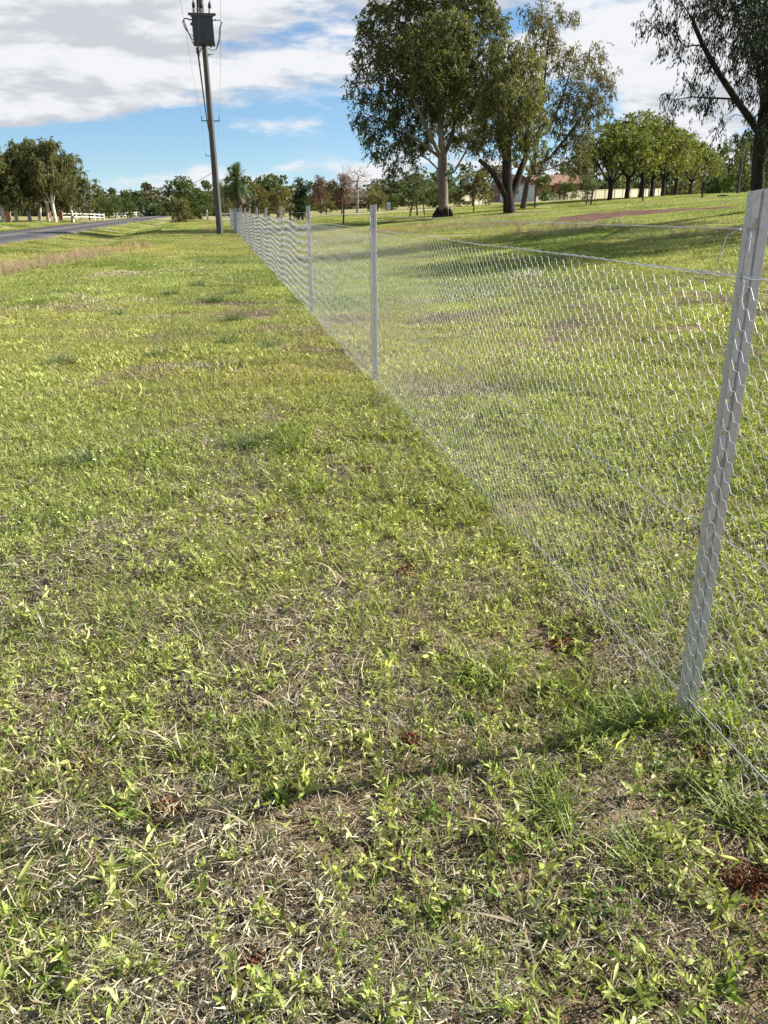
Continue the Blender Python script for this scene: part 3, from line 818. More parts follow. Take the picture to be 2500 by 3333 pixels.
# 1: broad pale-trunked gum
rg = np.random.default_rng(21); D1 = 60.0; b1 = on_ground(1445, D1)
tr = px_path([(1445, 700), (1443, 660), (1442, 610), (1440, 570), (1440, 520), (1436, 440), (1428, 340), (1422, 230), (1418, 120), (1410, 30)], D1, b1); tr[0] = (0, 0, -0.3)
limbs = [(3, px_path([(1478, 560, -.6), (1510, 505, -1.2), (1540, 440, -1.5), (1555, 350, -1.5)], D1, b1)),
         (3, px_path([(1420, 545, .8), (1395, 520, 1.6), (1370, 505, 2), (1330, 535, 2.5)], D1, b1)),
         (2, px_path([(1490, 585, 1), (1550, 560, 1.8), (1600, 530, 2.5)], D1, b1)),
         (4, px_path([(1470, 450, 1), (1490, 360, 1.5), (1505, 240, 2), (1520, 120, 2)], D1, b1)),
         (4, px_path([(1395, 430, -1), (1350, 330, -1.6), (1310, 220, -2), (1280, 110, -2)], D1, b1)),
         (4, px_path([(1380, 470, 0), (1310, 420, -.4), (1240, 390, -.8), (1190, 370, -1)], D1, b1)),
         (5, px_path([(1455, 300, 1), (1465, 180, 1), (1480, 60, 1.4)], D1, b1)),
         (2, px_path([(1400, 585, -1), (1350, 580, -1.8), (1290, 570, -2.2)], D1, b1))]
blobs = px_blobs([(1245, 95, 95), (1195, 190, 72), (1185, 285, 62), (1225, 385, 72), (1175, 440, 42), (1245, 480, 62), (1270, 545, 42), (1320, 190, 110), (1400, 60, 120),
                  (1500, 25, 105), (1570, 110, 90), (1410, 270, 120), (1350, 400, 95), (1530, 250, 110), (1310, -20, 95), (1440, -60, 95), (1560, 0, 70), (1620, 110, 55),
                  (1500, 400, 85), (1330, 520, 45), (1300, 300, 80), (1580, 320, 75), (1430, 180, 110, 3.2), (1380, 200, 110, -3.4), (1480, 320, 100, 3.5), (1450, 130, 100, -3.2), (1560, 450, 60)], D1, b1, rg)
tips = blob_tips(blobs, rg, 0.76, 0.6, 980)
v, q, PA, ch = grow(tr, tips, rg, 0.34, 0.011, 0.9, 0.1, limbs=limbs, sides=7)
tm1 = branch_mesh('gum_trunk', v, q, M_gumbark)
cm1 = leaf_mesh('gum_crown', tips, rg, 117, 0.48, 0.21, 0.078, GUM + GUMY[:2], 0.38, zsig=0.40); cm1.materials.append(M_leaf)
t1 = plant_tree('gum_tree', 'large spreading gum tree with smooth pale trunk and charred flared base', 'tree', b1, tm1, cm1)
# charred stump collar at its foot
m = MB(); rr = random.Random(3)
for k in range(22):
    a = k * 0.2856 + rr.uniform(-.1, .1); r0 = rr.uniform(0.42, 0.70); h = rr.uniform(0.25, 0.75)
    m.tube([(r0 * math.cos(a), r0 * math.sin(a), -0.1), (r0 * .93 * math.cos(a), r0 * .93 * math.sin(a), h * .6), (r0 * .85 * math.cos(a + .05), r0 * .85 * math.sin(a + .05), h)], [0.20, 0.15, 0.03], 5)
m.build('charred_collar', M_darkbark, t1)

# 2: dark three-stemmed gum in front to its right
D2 = 57.0; b2 = on_ground(1660, D2); rg = np.random.default_rng(22)
tr = px_path([(1660, 690), (1656, 655), (1652, 620), (1650, 580), (1650, 530), (1655, 450), (1660, 350), (1665, 250)], D2, b2); tr[0] = (0, 0, -0.3)
limbs = [(1, px_path([(1632, 612, -.3), (1610, 570, -.6), (1588, 545, -.8), (1560, 520, -1)], D2, b2), .20),
         (1, px_path([(1678, 605, .3), (1694, 555, .4), (1710, 515, .6), (1718, 440, .8), (1722, 330, 1)], D2, b2), .24),
         (4, px_path([(1640, 440, 1), (1625, 350, 1.5)], D2, b2))]
blobs = px_blobs([(1650, 190, 70), (1715, 195, 65), (1665, 290, 90), (1735, 300, 52), (1700, 400, 85), (1752, 400, 42), (1630, 380, 75), (1690, 465, 58), (1640, 470, 42), (1585, 460, 50), (1745, 470, 40), (1600, 300, 60), (1690, 330, 80, -2.4), (1690, 250, 70, 2.2), (1680, 420, 70, 2.4), (1725, 520, 30, -1.5)], D2, b2, rg)
tips = blob_tips(blobs, rg, 0.60, 0.6, 680)
v, q, PA, ch = grow(tr, tips, rg, 0.36, 0.011, 0.8, 0.3, limbs=limbs, sides=8)
tm2 = branch_mesh('gum_trunk', v, q, M_darkbark)
cm2 = leaf_mesh('gum_crown', tips, rg, 81, 0.34, 0.19, 0.066, GUMY + GUM[:1], 0.5, zsig=0.36, zdrop=0.05); cm2.materials.append(M_leaf)
plant_tree('gum_tree', 'gum tree with black three-forked trunk and drooping yellow-green foliage', 'tree', b2, tm2, cm2)

# 3: sparse gum behind
D3 = 68.0; b3 = on_ground(1700, D3); rg = np.random.default_rng(23)
tr = px_path([(1700, 680), (1715, 600), (1735, 540), (1752, 450), (1765, 340), (1775, 240), (1785, 140), (1795, 60)], D3, b3); tr[0] = (0, 0, -0.3)
limbs = [(2, px_path([(1790, 515, 0), (1850, 440, .5), (1900, 370, .8), (1945, 290, 1)], D3, b3)),
         (3, px_path([(1790, 420, -.5), (1830, 320, -1), (1860, 220, -1.2)], D3, b3)),
         (1, px_path([(1760, 560, -1), (1830, 535, -1.5), (1880, 510, -1.8)], D3, b3))]
blobs = px_blobs([(1735, 60, 48), (1795, 45, 52), (1850, 75, 36), (1770, 130, 65), (1840, 180, 62), (1930, 210, 60), (1975, 260, 42), (1890, 290, 75), (1845, 390, 75), (1940, 350, 55), (1870, 480, 62), (1805, 500, 52), (1900, 430, 52), (1890, 555, 42), (1985, 310, 34), (1780, 260, 60), (1800, 350, 60)], D3, b3, rg)
tips = blob_tips(blobs, rg, 0.71, 0.55, 540)
v, q, PA, ch = grow(tr, tips, rg, 0.20, 0.010, 0.9, 0.2, limbs=limbs)
cm3 = leaf_mesh('gum_crown', tips, rg, 90, 0.44, 0.19, 0.070, GUMB + GUM[:1], 0.45, zsig=0.42, zdrop=0.06); cm3.materials.append(M_leaf)
plant_tree('gum_tree', 'sparse olive-brown gum crown leaning right behind the black forked gum', 'tree', b3, branch_mesh('gum_trunk', v, q, M_greybark), cm3)

# 4: dark tree at the right edge, seen against the light
D4 = 28.0; b4 = on_ground(2462, D4); rg = np.random.default_rng(24)
tr = px_path([(2462, 665), (2465, 600), (2470, 520), (2478, 440), (2488, 360), (2496, 270), (2502, 170), (2508, 60), (2512, -60)], D4, b4); tr[0] = (0, 0, -0.3)
limbs = [(3, px_path([(2440, 385, -.3), (2395, 322, -.5), (2355, 262, -.6), (2325, 215, -.7), (2290, 150, -.8), (2255, 70, -.9)], D4, b4), .105),
         (4, px_path([(2470, 230, .6), (2455, 170, 1), (2430, 120, 1.3), (2395, 40, 1.5)], D4, b4), .075),
         (4, px_path([(2540, 300, .5), (2600, 230, 1), (2660, 150, 1.4)], D4, b4)),
         (3, px_path([(2500, 400, -1), (2560, 340, -2), (2600, 300, -3)], D4, b4))]
limbs.append((10, px_path([(2300, 318, -.9), (2250, 315, -1), (2200, 325, -1.1)], D4, b4)))
blobs = px_blobs([(2180, 45, 72, -.6), (2110, 72, 36, -.5), (2270, 60, 90, -.8), (2390, 60, 100, 1), (2480, 90, 100, .5), (2190, 130, 52, -.5), (2255, 180, 55, -.6), (2325, 170, 70, -.2), (2245, 290, 52, -1), (2185, 335, 36, -1.1),
                  (2235, 375, 42, -1), (2305, 350, 52, -.8), (2370, 330, 52, 0), (2420, 410, 52, .4), (2340, 430, 38, -.6), (2465, 300, 62, .8), (2485, 430, 55, -.6), (2560, 210, 130, .8), (2570, 50, 140, 0), (2600, 350, 90, 0),
                  (2290, -60, 110, -1), (2440, -90, 140, 1), (2400, 200, 70, 1.5), (2520, 100, 120, -2.6), (2600, 240, 110, -3), (2480, 10, 110, 2.8), (2580, 160, 120, 3), (2560, 380, 80, -2.2), (2700, 150, 130, .5), (2700, 300, 100, -1)], D4, b4, rg, yspread=0.9)
blobs = [(b[0], b[1], b[2], b[3] * 1.15, b[4] * 1.15, b[5] * 1.1) for b in blobs]
tips = blob_tips(blobs, rg, 0.47, 0.5, 1250)
v, q, PA, ch = grow(tr, tips, rg, 0.205, 0.006, 0.5, 0.3, wig=0.05, limbs=limbs, sides=8, flare=0.1)
tm4 = branch_mesh('dark_trunk', v, q, M_darkbark)
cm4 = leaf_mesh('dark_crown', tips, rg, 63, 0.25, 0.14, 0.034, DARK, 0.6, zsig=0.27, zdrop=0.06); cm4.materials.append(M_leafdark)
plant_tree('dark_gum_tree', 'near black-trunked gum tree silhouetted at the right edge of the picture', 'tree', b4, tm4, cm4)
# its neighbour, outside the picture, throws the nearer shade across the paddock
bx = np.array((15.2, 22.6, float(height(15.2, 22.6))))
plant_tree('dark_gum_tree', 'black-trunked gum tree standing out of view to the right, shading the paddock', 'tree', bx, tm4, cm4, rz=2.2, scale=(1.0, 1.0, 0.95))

# ------------------------------------------------- kinds shared by the smaller trees
def proto(seed, kind):
    rg = np.random.default_rng(seed)
    if kind == 'round':                       # umbrella crown on a short forked trunk: 9 wide, 9 high
        bl = []
        for k in range(26):
            a = rg.random() * 6.28; r = 3.3 * math.sqrt(rg.random()); z = 6.9 - 0.16 * r * r + rg.uniform(-1.5, .6)
            bl.append((r * math.cos(a), r * math.sin(a), z, 1.25, 1.25, 0.8))
        for k in range(12):
            a = k * .5236 + rg.random(); bl.append((3.5 * math.cos(a), 3.5 * math.sin(a), rg.uniform(3.1, 4.8), .9, .9, .9))
        tips = blob_tips(bl, rg, 0.85, .5, 420); tips = tips[tips[:, 2] > 2.2]
        lb = [(3, [(math.cos(a) * .8, math.sin(a) * .8, 2.6), (math.cos(a) * 1.7, math.sin(a) * 1.7, 4.0), (math.cos(a) * 2.3, math.sin(a) * 2.3, 5.4)]) for a in (rg.random() + np.arange(4) * 1.57)]
        v, q, _, _ = grow([(0, 0, -.3), (.03, 0, .6), (0, .05, 1.1), (.05, 0, 1.7), (.1, 0, 2.8), (0, .1, 4.2), (0, 0, 5.6)], tips, rg, 0.24, 0.011, .9, limbs=lb)
        cm = leaf_mesh('round_crown', tips, rg, 60, .50, .27, .125, [(0.165, 0.185, 0.042), (0.125, 0.155, 0.038), (0.22, 0.215, 0.05), (0.095, 0.125, 0.032)], .25, zsig=.42)
        return branch_mesh('round_trunk', v, q, M_darkbark), cm, 6.6, 7.9
    if kind == 'white':                       # white-trunked gum, dense weeping crown: 8 wide 10 high
        bl = [(rg.normal(0, 1.5), rg.normal(0, 1.5), rg.uniform(4, 9.2), 1.3, 1.3, 1.1) for _ in range(24)]
        bl += [(rg.normal(0, 2.2), rg.normal(0, 2.2), rg.uniform(2.6, 6), 1.1, 1.1, 1.2) for _ in range(18)]
        tips = blob_tips(bl, rg, .85, .5, 460)
        lean = rg.normal(0, .25, 2)
        lb = [(2, [(math.cos(a) * .7, math.sin(a) * .7, 3.0), (math.cos(a) * 1.3, math.sin(a) * 1.3, 4.6), (math.cos(a) * 1.6, math.sin(a) * 1.6, 6.4)]) for a in (rg.random() * 3 + np.array((0, 2.2, 4.1)))]
        v, q, _, _ = grow([(0, 0, -.3), (lean[0] * .4, 0, .9), (lean[0], lean[1], 1.9), (0, lean[1], 3.4), (.1, .1, 5), (0, 0, 6.6), (0, 0, 8)], tips, rg, 0.27, .012, .9, .3, limbs=lb)
        cm = leaf_mesh('white_gum_crown', tips, rg, 90, .52, .29, .125, GUM + GUMB[:2] + GUMY[:1], .3, zsig=.46, zdrop=.04)
        return branch_mesh('white_trunk', v, q, M_whitebark), cm, 7.4, 10.3
    if kind in ('bush', 'bush2'):             # leafy to the ground: 6 wide 6 high
        bl = []
        for k in range(30):
            z = 5.2 * rg.random() ** .9; rr = 2.5 * math.sqrt(max(.05, 1 - ((z - 2.2) / 3.4) ** 2)); a = rg.random() * 6.28; r = rr * math.sqrt(rg.random()) * .95
            bl.append((r * math.cos(a), r * math.sin(a), z + .3, .8, .8, .7))
        tips = blob_tips(bl, rg, .62, .6, 420)
        v, q, _, _ = grow([(0, 0, -.3), (0, 0, .3), (.1, 0, 1), (0, .1, 2), (0, 0, 3.2), (0, 0, 4.4)], tips, rg, .16, .010, .7)
        pal = {'bush': [(0.085, 0.125, 0.03), (0.062, 0.098, 0.027), (0.125, 0.155, 0.038)], 'bush2': [(0.16, 0.15, 0.05), (0.12, 0.125, 0.042), (0.20, 0.165, 0.07)]}[kind]
        cm = leaf_mesh('bush_crown', tips, rg, 44, .36, .24, .12, pal, .2)
        return branch_mesh('bush_stem', v, q, M_greybark), cm, 5.0, 5.7
    if kind == 'gum':                         # open feathery crown: 9 wide 11 high
        bl = [(rg.normal(0, 2.1), rg.normal(0, 2.1), rg.uniform(4.5, 10), 1.1, 1.1, .8) for _ in range(22)]
        tips = blob_tips(bl, rg, 1.05, .5, 260)
        v, q, _, _ = grow([(0, 0, -.3), (.1, 0, 1.2), (0, .1, 2.6), (.1, 0, 4), (0, .1, 5.6), (0, 0, 7.4), (0, 0, 9)], tips, rg, .30, .012, 1.0, .2)
        cm = leaf_mesh('feathery_crown', tips, rg, 52, .50, .28, .085, GUM, .4, zsig=.42)
        return branch_mesh('feathery_trunk', v, q, M_greybark), cm, 9.0, 10.8
    if kind == 'young':                       # young tree, wispy: 3 wide 5 high
        bl = [(rg.normal(0, .6), rg.normal(0, .6), rg.uniform(1.0, 4.6), .5, .5, .5) for _ in range(22)]
        tips = blob_tips(bl, rg, .42, .5, 240)
        v, q, _, _ = grow([(0, 0, -.2), (0, 0, .5), (.05, 0, 1.2), (0, .05, 2.2), (0, 0, 3.4)], tips, rg, .07, .006, .5)
        cm = leaf_mesh('young_crown', tips, rg, 40, .26, .15, .06, GUM + [(0.10, 0.12, 0.06)], .5)
        return branch_mesh('young_trunk', v, q, M_greybark), cm, 3.0, 5.1
    if kind in ('bare', 'autumn'):            # leafless crown: 7 wide 9 high
        bl = [(rg.normal(0, 1.2) * (1 - abs(z - 5) / 7), rg.normal(0, 1.2) * (1 - abs(z - 5) / 7), z, 1.1, 1.1, 1.1) for z in np.linspace(2.6, 8, 22)]
        tips = blob_tips(bl, rg, .46, .4, 820)
        v, q, _, _ = grow([(0, 0, -.3), (0, 0, .8), (.05, 0, 1.6), (0, .05, 2.8), (0, 0, 4.2), (0, 0, 6)], tips, rg, .2, .016, .7, -.3, wig=.06, sides=5)
        cm = None
        if kind == 'autumn':
            cm = leaf_mesh('autumn_crown', tips, rg, 16, .30, .17, .11, [(0.19, 0.095, 0.07), (0.16, 0.085, 0.07), (0.21, 0.13, 0.07), (0.14, 0.09, 0.07)], .3)
        return branch_mesh('bare_branches', v, q, M_twig if kind == 'bare' else M_twigred), cm, 6.0, 9.0
    if kind == 'cone':                        # dense dark upright tree: 4 wide 6 high
        bl = [(rg.normal(0, .75) * (1.25 - z / 6.5), rg.normal(0, .75) * (1.25 - z / 6.5), z, .75, .75, .65) for z in np.linspace(.8, 5.5, 32)]
        tips = blob_tips(bl, rg, .5, .6, 420)
        v, q, _, _ = grow([(0, 0, -.3), (0, 0, .5), (0, 0, 1.5), (0, 0, 3), (0, 0, 4.8)], tips, rg, .16, .01, .6)
        cm = leaf_mesh('upright_crown', tips, rg, 50, .30, .2, .09, [(0.032, 0.052, 0.018), (0.045, 0.068, 0.022), (0.06, 0.08, 0.026)], .4)
        return branch_mesh('upright_trunk', v, q, M_darkbark), cm, 4.2, 6.2
PROT = {}
def get_proto(kind, seed):
    if (kind, seed) not in PROT:
        tm, cm, w, h = proto(seed, kind)
        if cm is not None: cm.materials.append(M_leaf)
        PROT[(kind, seed)] = (tm, cm, w, h)
    return PROT[(kind, seed)]
trng = random.Random(11)
def px_tree(kind, seed, name, label, x0, x1, ytop, D, xbase=None, cat='tree', group=None, sink=0.0):
    """place a kind so that its crown spans x0..x1 and tops out at ytop, rooted on the ground at distance D"""
    tm, cm, w, h = get_proto(kind, seed)
    b = on_ground(xbase if xbase else (x0 + x1) / 2, D)
    top = at_y((x0 + x1) / 2, ytop, D)
    sx = (x1 - x0) / ppm((x0 + x1) / 2, ytop, D) / w; sz = (top[2] - b[2] + sink) / h
    return plant_tree(name, label, cat, b - np.array((0, 0, sink)), tm, cm, group, trng.random() * 6.28, (sx, sx, sz))

# right-hand row of umbrella trees
RT = [(1882, 2100, 405, 88, 1985, 'umbrella-crowned tree nearest the young leafy sapling, leftmost of its row'),
      (1945, 2155, 362, 92, 2040, 'second umbrella tree of the row, its trunk before the cream fence'),
      (1990, 2220, 340, 96, 2085, 'tallest umbrella tree of the row, with a low forked trunk'),
      (2050, 2220, 385, 101, 2120, 'slim umbrella tree just right of the tallest one, leaning trunk'),
      (2085, 2250, 395, 106, 2156, 'umbrella tree whose trunk stands at the right end of the cream fence'),
      (2135, 2285, 420, 113, 2197, 'yellow-green umbrella tree with a straight thin trunk, third from right of its row'),
      (2190, 2312, 456, 122, 2246, 'small umbrella tree with low spreading limbs, second from right of its row'),
      (2235, 2332, 490, 134, 2285, 'smallest umbrella tree at the far right end of the row')]
for i, (x0, x1, yt, D, xb, lab) in enumerate(RT):
    px_tree('round', (31, 32, 33)[i % 3], 'umbrella_tree', lab, x0, x1, yt, D, xb, group='row of umbrella trees on the rise')
# left stand of white-trunked gums
LT = [(-90, 90, 470, 96, 12), (-20, 130, 462, 99, 55), (20, 175, 450, 103, 98), (60, 205, 445, 107, 132), (75, 225, 446, 101, 158), (105, 250, 438, 98, 181), (150, 292, 478, 104, 238)]
LL = ['white-trunked gum cut by the left edge of the picture', 'second white-trunked gum from the left edge, twin-stemmed base', 'white-trunked gum third from the left edge, forked low',
      'slim white-trunked gum left of the brick pillar', 'pale-trunked gum just behind the brick pillar', 'tallest white-trunked gum of the stand, thick flared base', 'rightmost white-trunked gum of the stand, leaning over the rail fence']
for i, (x0, x1, yt, D, xb) in enumerate(LT):
    px_tree('white', (41, 42, 43)[i % 3], 'white_gum_tree', LL[i], x0, x1, yt, D, xb, group='white-trunked gums across the road')
# beyond the road
px_tree('bare', 61, 'bare_tree', 'bare grey-brown tree beside the white rail fence', 245, 365, 590, 140, 300)
px_tree('bush', 51, 'shrub', 'rounded green shrub behind the first white rail fence', 298, 372, 632, 138, cat='shrub')
px_tree('bush', 52, 'shrub', 'tall green shrub between the two white rail fences', 350, 402, 632, 150, cat='shrub')
px_tree('bush', 51, 'shrub', 'broad green shrub above the second white rail fence', 385, 445, 630, 160, cat='shrub')
px_tree('bush', 52, 'shrub', 'small round green shrub where the road disappears', 470, 515, 662, 190, cat='shrub')
px_tree('bush', 53, 'leafy_tree', 'large dark green leafy tree left of the power pole', 532, 660, 582, 128)
px_tree('bush', 54, 'leafy_tree', 'dense green leafy tree partly behind the power pole', 600, 705, 618, 126)
px_tree('bush2', 55, 'shrub', 'olive bush standing alone on the verge before the leafy trees', 535, 632, 650, 96, 586, cat='shrub')
# behind the far end of the fence
px_tree('gum', 71, 'slender_tree', 'slim grey-green gum directly left of the palm', 708, 752, 572, 170)
px_tree('bush2', 56, 'shrub', 'yellow-green shrub beneath the palm fronds', 735, 765, 648, 118, cat='shrub')
px_tree('bush2', 56, 'garden_tree', 'low olive garden tree right of the palm', 790, 880, 595, 112, 840)
px_tree('bush2', 57, 'garden_tree', 'broad olive garden tree left of the dark upright tree', 860, 950, 605, 108, 905)
px_tree('cone', 81, 'upright_tree', 'dense dark green upright tree in the middle paddock', 946, 1032, 578, 84, 985)
px_tree('autumn', 63, 'autumn_tree', 'small russet-leaved tree right of the dark upright tree', 1010, 1085, 568, 125, 1045)
px_tree('autumn', 64, 'autumn_tree', 'larger russet tree left of the bare pale tree', 1070, 1165, 560, 112, 1113)
px_tree('bare', 65, 'bare_tree', 'pale leafless tree with fine twigs beside the russet tree', 1095, 1225, 533, 105, 1164)
px_tree('bush2', 57, 'shrub', 'rounded olive shrub right of the pale leafless tree', 1195, 1265, 628, 118, cat='shrub')
px_tree('bush', 53, 'shrub', 'bright green low shrub next to the olive rounded one', 1250, 1300, 636, 122, cat='shrub')
px_tree('bush2', 56, 'shrub', 'low brownish shrub below the russet trees', 1030, 1095, 655, 118, cat='shrub')
px_tree('young', 91, 'young_gum', 'staked young grey-green gum left of the large pale-trunked gum', 1300, 1412, 560, 72, 1358)
px_tree('bush2', 55, 'willowy_tree', 'wide olive tree behind the two large gum trunks', 1470, 1615, 566, 112, 1540)
px_tree('bush', 54, 'leafy_tree', 'dark green tree behind the pale gum trunk', 1390, 1490, 560, 125, 1440)
px_tree('young', 92, 'young_gum', 'young wispy gum with a picket in front of the cream fence', 1870, 1945, 556, 66, 1908)
px_tree('bush', 53, 'leafy_tree', 'green tree before the house right of the corrugated shed', 1738, 1808, 572, 140, 1772)
px_tree('bush', 52, 'leafy_tree', 'small dark green tree in front of the second tiled roof', 1796, 1872, 590, 150, 1836)
px_tree('bush', 51, 'shrub', 'small round green shrub at the foot of the cream fence', 1758, 1790, 622, 135, cat='shrub')
px_tree('bush', 54, 'leafy_tree', 'dark green tree right of the umbrella tree row', 2290, 2385, 470, 150, 2335)
px_tree('bush', 53, 'leafy_tree', 'dark green tree behind the near black trunk', 2350, 2470, 440, 145, 2410)
px_tree('gum', 72, 'weeping_tree', 'olive weeping tree half hidden by the near black trunk', 2330, 2460, 425, 80, 2400)
px_tree('bush', 52, 'leafy_tree', 'dark green tree at the right edge beyond the near post', 2455, 2570, 450, 140, 2515)

# palm
def palm(loc, hgt, label):
    t = thing('palm_tree', label, 'palm tree', loc)
    rg = np.random.default_rng(5)
    m = MB(); zs = np.linspace(-.3, hgt * .72, 14)
    m.tube([(.08 * math.sin(z * .6), 0, z) for z in zs], [.34 - .012 * z + .02 * (i % 2) for i, z in enumerate(zs)], 9); m.build('trunk', M_greybark, t, True)
    V = []; Q = []; cols = []; b = 0
    for k in range(64):
        az = k * 2.399 + rg.normal(0, .1); el = R(85) - R(150) * (k / 63) ** 1.0
        Lf = hgt * .285 * rg.uniform(.85, 1.1); d = np.array((math.cos(az) * math.cos(el), math.sin(az) * math.cos(el), math.sin(el)))
        side = np.array((-math.sin(az), math.cos(az), 0)); o = np.array((0, 0, hgt * .72 + .25 * math.sin(el)))
        n = 9; pts = [o + d * Lf * s - np.array((0, 0, 1)) * (Lf * .62 * s * s * max(.2, math.cos(el))) for s in np.linspace(0, 1, n)]
        for i in range(2, n):
            for sg in (-1, 1):
                for jn in range(2):
                    p = pts[i] + (pts[i - 1] - pts[i]) * jn * .5
                    l = Lf * .34 * (1 - abs(i / n - .6)) ; tip = p + (side * sg * .75 + d * .65 + np.array((0, 0, -.35))) * l
                    w = (pts[i] - pts[i - 1]) * .42
                    V += [p, p + w, tip, tip - w * .1]; Q.append((b, b + 1, b + 2, b + 3)); b += 4
                    cols.append(np.array((.06, .095, .028)) * math.exp(rg.normal(0, .25)) if k < 52 else np.array((.15, .12, .055)) * math.exp(rg.normal(0, .2)))
        v, q = tube_arr(pts, np.linspace(.05, .012, n), 4); V += list(v); Q += [tuple(x + b) for x in q]; b += len(v); cols += [np.array((.11, .12, .045))] * len(q)
    me = np_mesh('palm_fronds', np.array(V), np.array(Q), qcol=np.clip(np.array(cols), 0, 1)); me.materials.append(M_leaf); obj('fronds', me, None, t)
DP = 104; pb = on_ground(778, DP)
palm(pb, (at_y(778, 532, DP)[2] - pb[2]), 'palm tree with dense drooping crown beyond the fence end')

# far wood along the skyline: reads as one mass
rg = np.random.default_rng(77); Vs = []; Qs = []; Cs = []; b = 0
far = []
for k in range(150):
    px = rg.uniform(-250, 2750); D = rg.uniform(205, 330)
    far.append((px, D))
for (px, D) in far:
    p = on_ground(px, D)
    hh = rg.uniform(6.5, 12.5) * (0.80 if 900 < px < 1300 else 1.0) * (0.72 if px < 660 else 1.0); ww = rg.uniform(3.5, 6)
    n = 420
    nb = 9; bc = np.stack([rg.normal(0, ww * .38, nb), rg.normal(0, ww * .38, nb), hh * rg.uniform(.30, .9, nb)], -1); bi = rg.integers(0, nb, n)
    o = rg.normal(0, 1, (n, 3)); o /= np.linalg.norm(o, axis=1)[:, None]; c = bc[bi] + o * np.array((ww * .34, ww * .34, hh * .13)) * rg.uniform(.6, 1, (n, 1))
    c[:, 2] = np.maximum(c[:, 2], 0.3); c[rg.random(n) < .22, 2] *= .4
    a = rg.normal(0, 1, (n, 3)); a /= np.linalg.norm(a, axis=1)[:, None]; s = np.cross(a, rg.normal(0, 1, (n, 3))); s /= np.linalg.norm(s, axis=1)[:, None]
    L = .55; v = np.concatenate([c - a * L, c + s * L * .6, c + a * L, c - s * L * .6]) + p
    ix = np.arange(n); Vs.append(v); Qs.append(np.stack([ix, ix + n, ix + 2 * n, ix + 3 * n], -1) + b); b += 4 * n
    base = np.array([(0.070, 0.095, 0.042), (0.09, 0.105, 0.05), (0.055, 0.078, 0.042), (0.11, 0.105, 0.06)][rg.integers(0, 4)])
    Cs.append(np.clip(base * np.exp(rg.normal(0, .25, (n, 1))), 0, 1))
for k in range(230):                          # low undergrowth closing the view beneath them
    p = on_ground(rg.uniform(-250, 2750), rg.uniform(176, 300)); n = 260; ww = rg.uniform(4, 8); hh = rg.uniform(2.5, 5.0)
    o = rg.normal(0, 1, (n, 3)); o /= np.linalg.norm(o, axis=1)[:, None]; o[:, 2] = np.abs(o[:, 2])
    c = o * np.array((ww * .6, ww * .5, hh)) * rg.uniform(.5, 1, (n, 1))
    a = rg.normal(0, 1, (n, 3)); a /= np.linalg.norm(a, axis=1)[:, None]; s = np.cross(a, rg.normal(0, 1, (n, 3))); s /= np.linalg.norm(s, axis=1)[:, None]
    L = .5; v = np.concatenate([c - a * L, c + s * L * .6, c + a * L, c - s * L * .6]) + p
    ix = np.arange(n); Vs.append(v); Qs.append(np.stack([ix, ix + n, ix + 2 * n, ix + 3 * n], -1) + b); b += 4 * n
    base = np.array([(0.085, 0.11, 0.045), (0.12, 0.125, 0.055), (0.07, 0.09, 0.042), (0.14, 0.12, 0.065)][rg.integers(0, 4)])
    Cs.append(np.clip(base * np.exp(rg.normal(0, .25, (n, 1))), 0, 1))
me = np_mesh('distant_trees', np.concatenate(Vs), np.concatenate(Qs), qcol=np.concatenate(Cs)); me.materials.append(M_leaf)
tag(obj('distant_trees', me), 'far-off dark wood along the horizon behind the paddocks', 'trees', kind='stuff')

# ================================================================== BUILDINGS, FENCES, MARKERS
M_brick = mat_simple('red_brick', (0.26, 0.135, 0.095), 0.85, var=0.25, scale=4)
M_tile = mat_simple('terracotta_tile', (0.46, 0.27, 0.19), 0.75, var=0.22, scale=2, bump=0.5, bscale=5)
M_cream = mat_simple('cream_sheet', (0.66, 0.60, 0.45), 0.55, var=0.06, scale=2)
M_white = mat_simple('white_paint', (0.78, 0.76, 0.72), 0.6, var=0.08, scale=4)
M_shed = mat_simple('pale_blue_sheet', (0.46, 0.52, 0.56), 0.5, var=0.12, scale=1.5)
M_glass = mat_simple('dark_glass', (0.03, 0.035, 0.04), 0.12, var=0.1, scale=2, spec=0.6)
M_fascia = mat_simple('fascia', (0.30, 0.22, 0.17), 0.6, var=0.1, scale=4)
M_picket = mat_simple('dark_picket', (0.045, 0.038, 0.034), 0.7, 0.2, var=0.25, scale=12)
M_wood = mat_simple('weathered_timber', (0.20, 0.165, 0.125), 0.85, var=0.3, scale=5, stretch=(1, 1, .2))

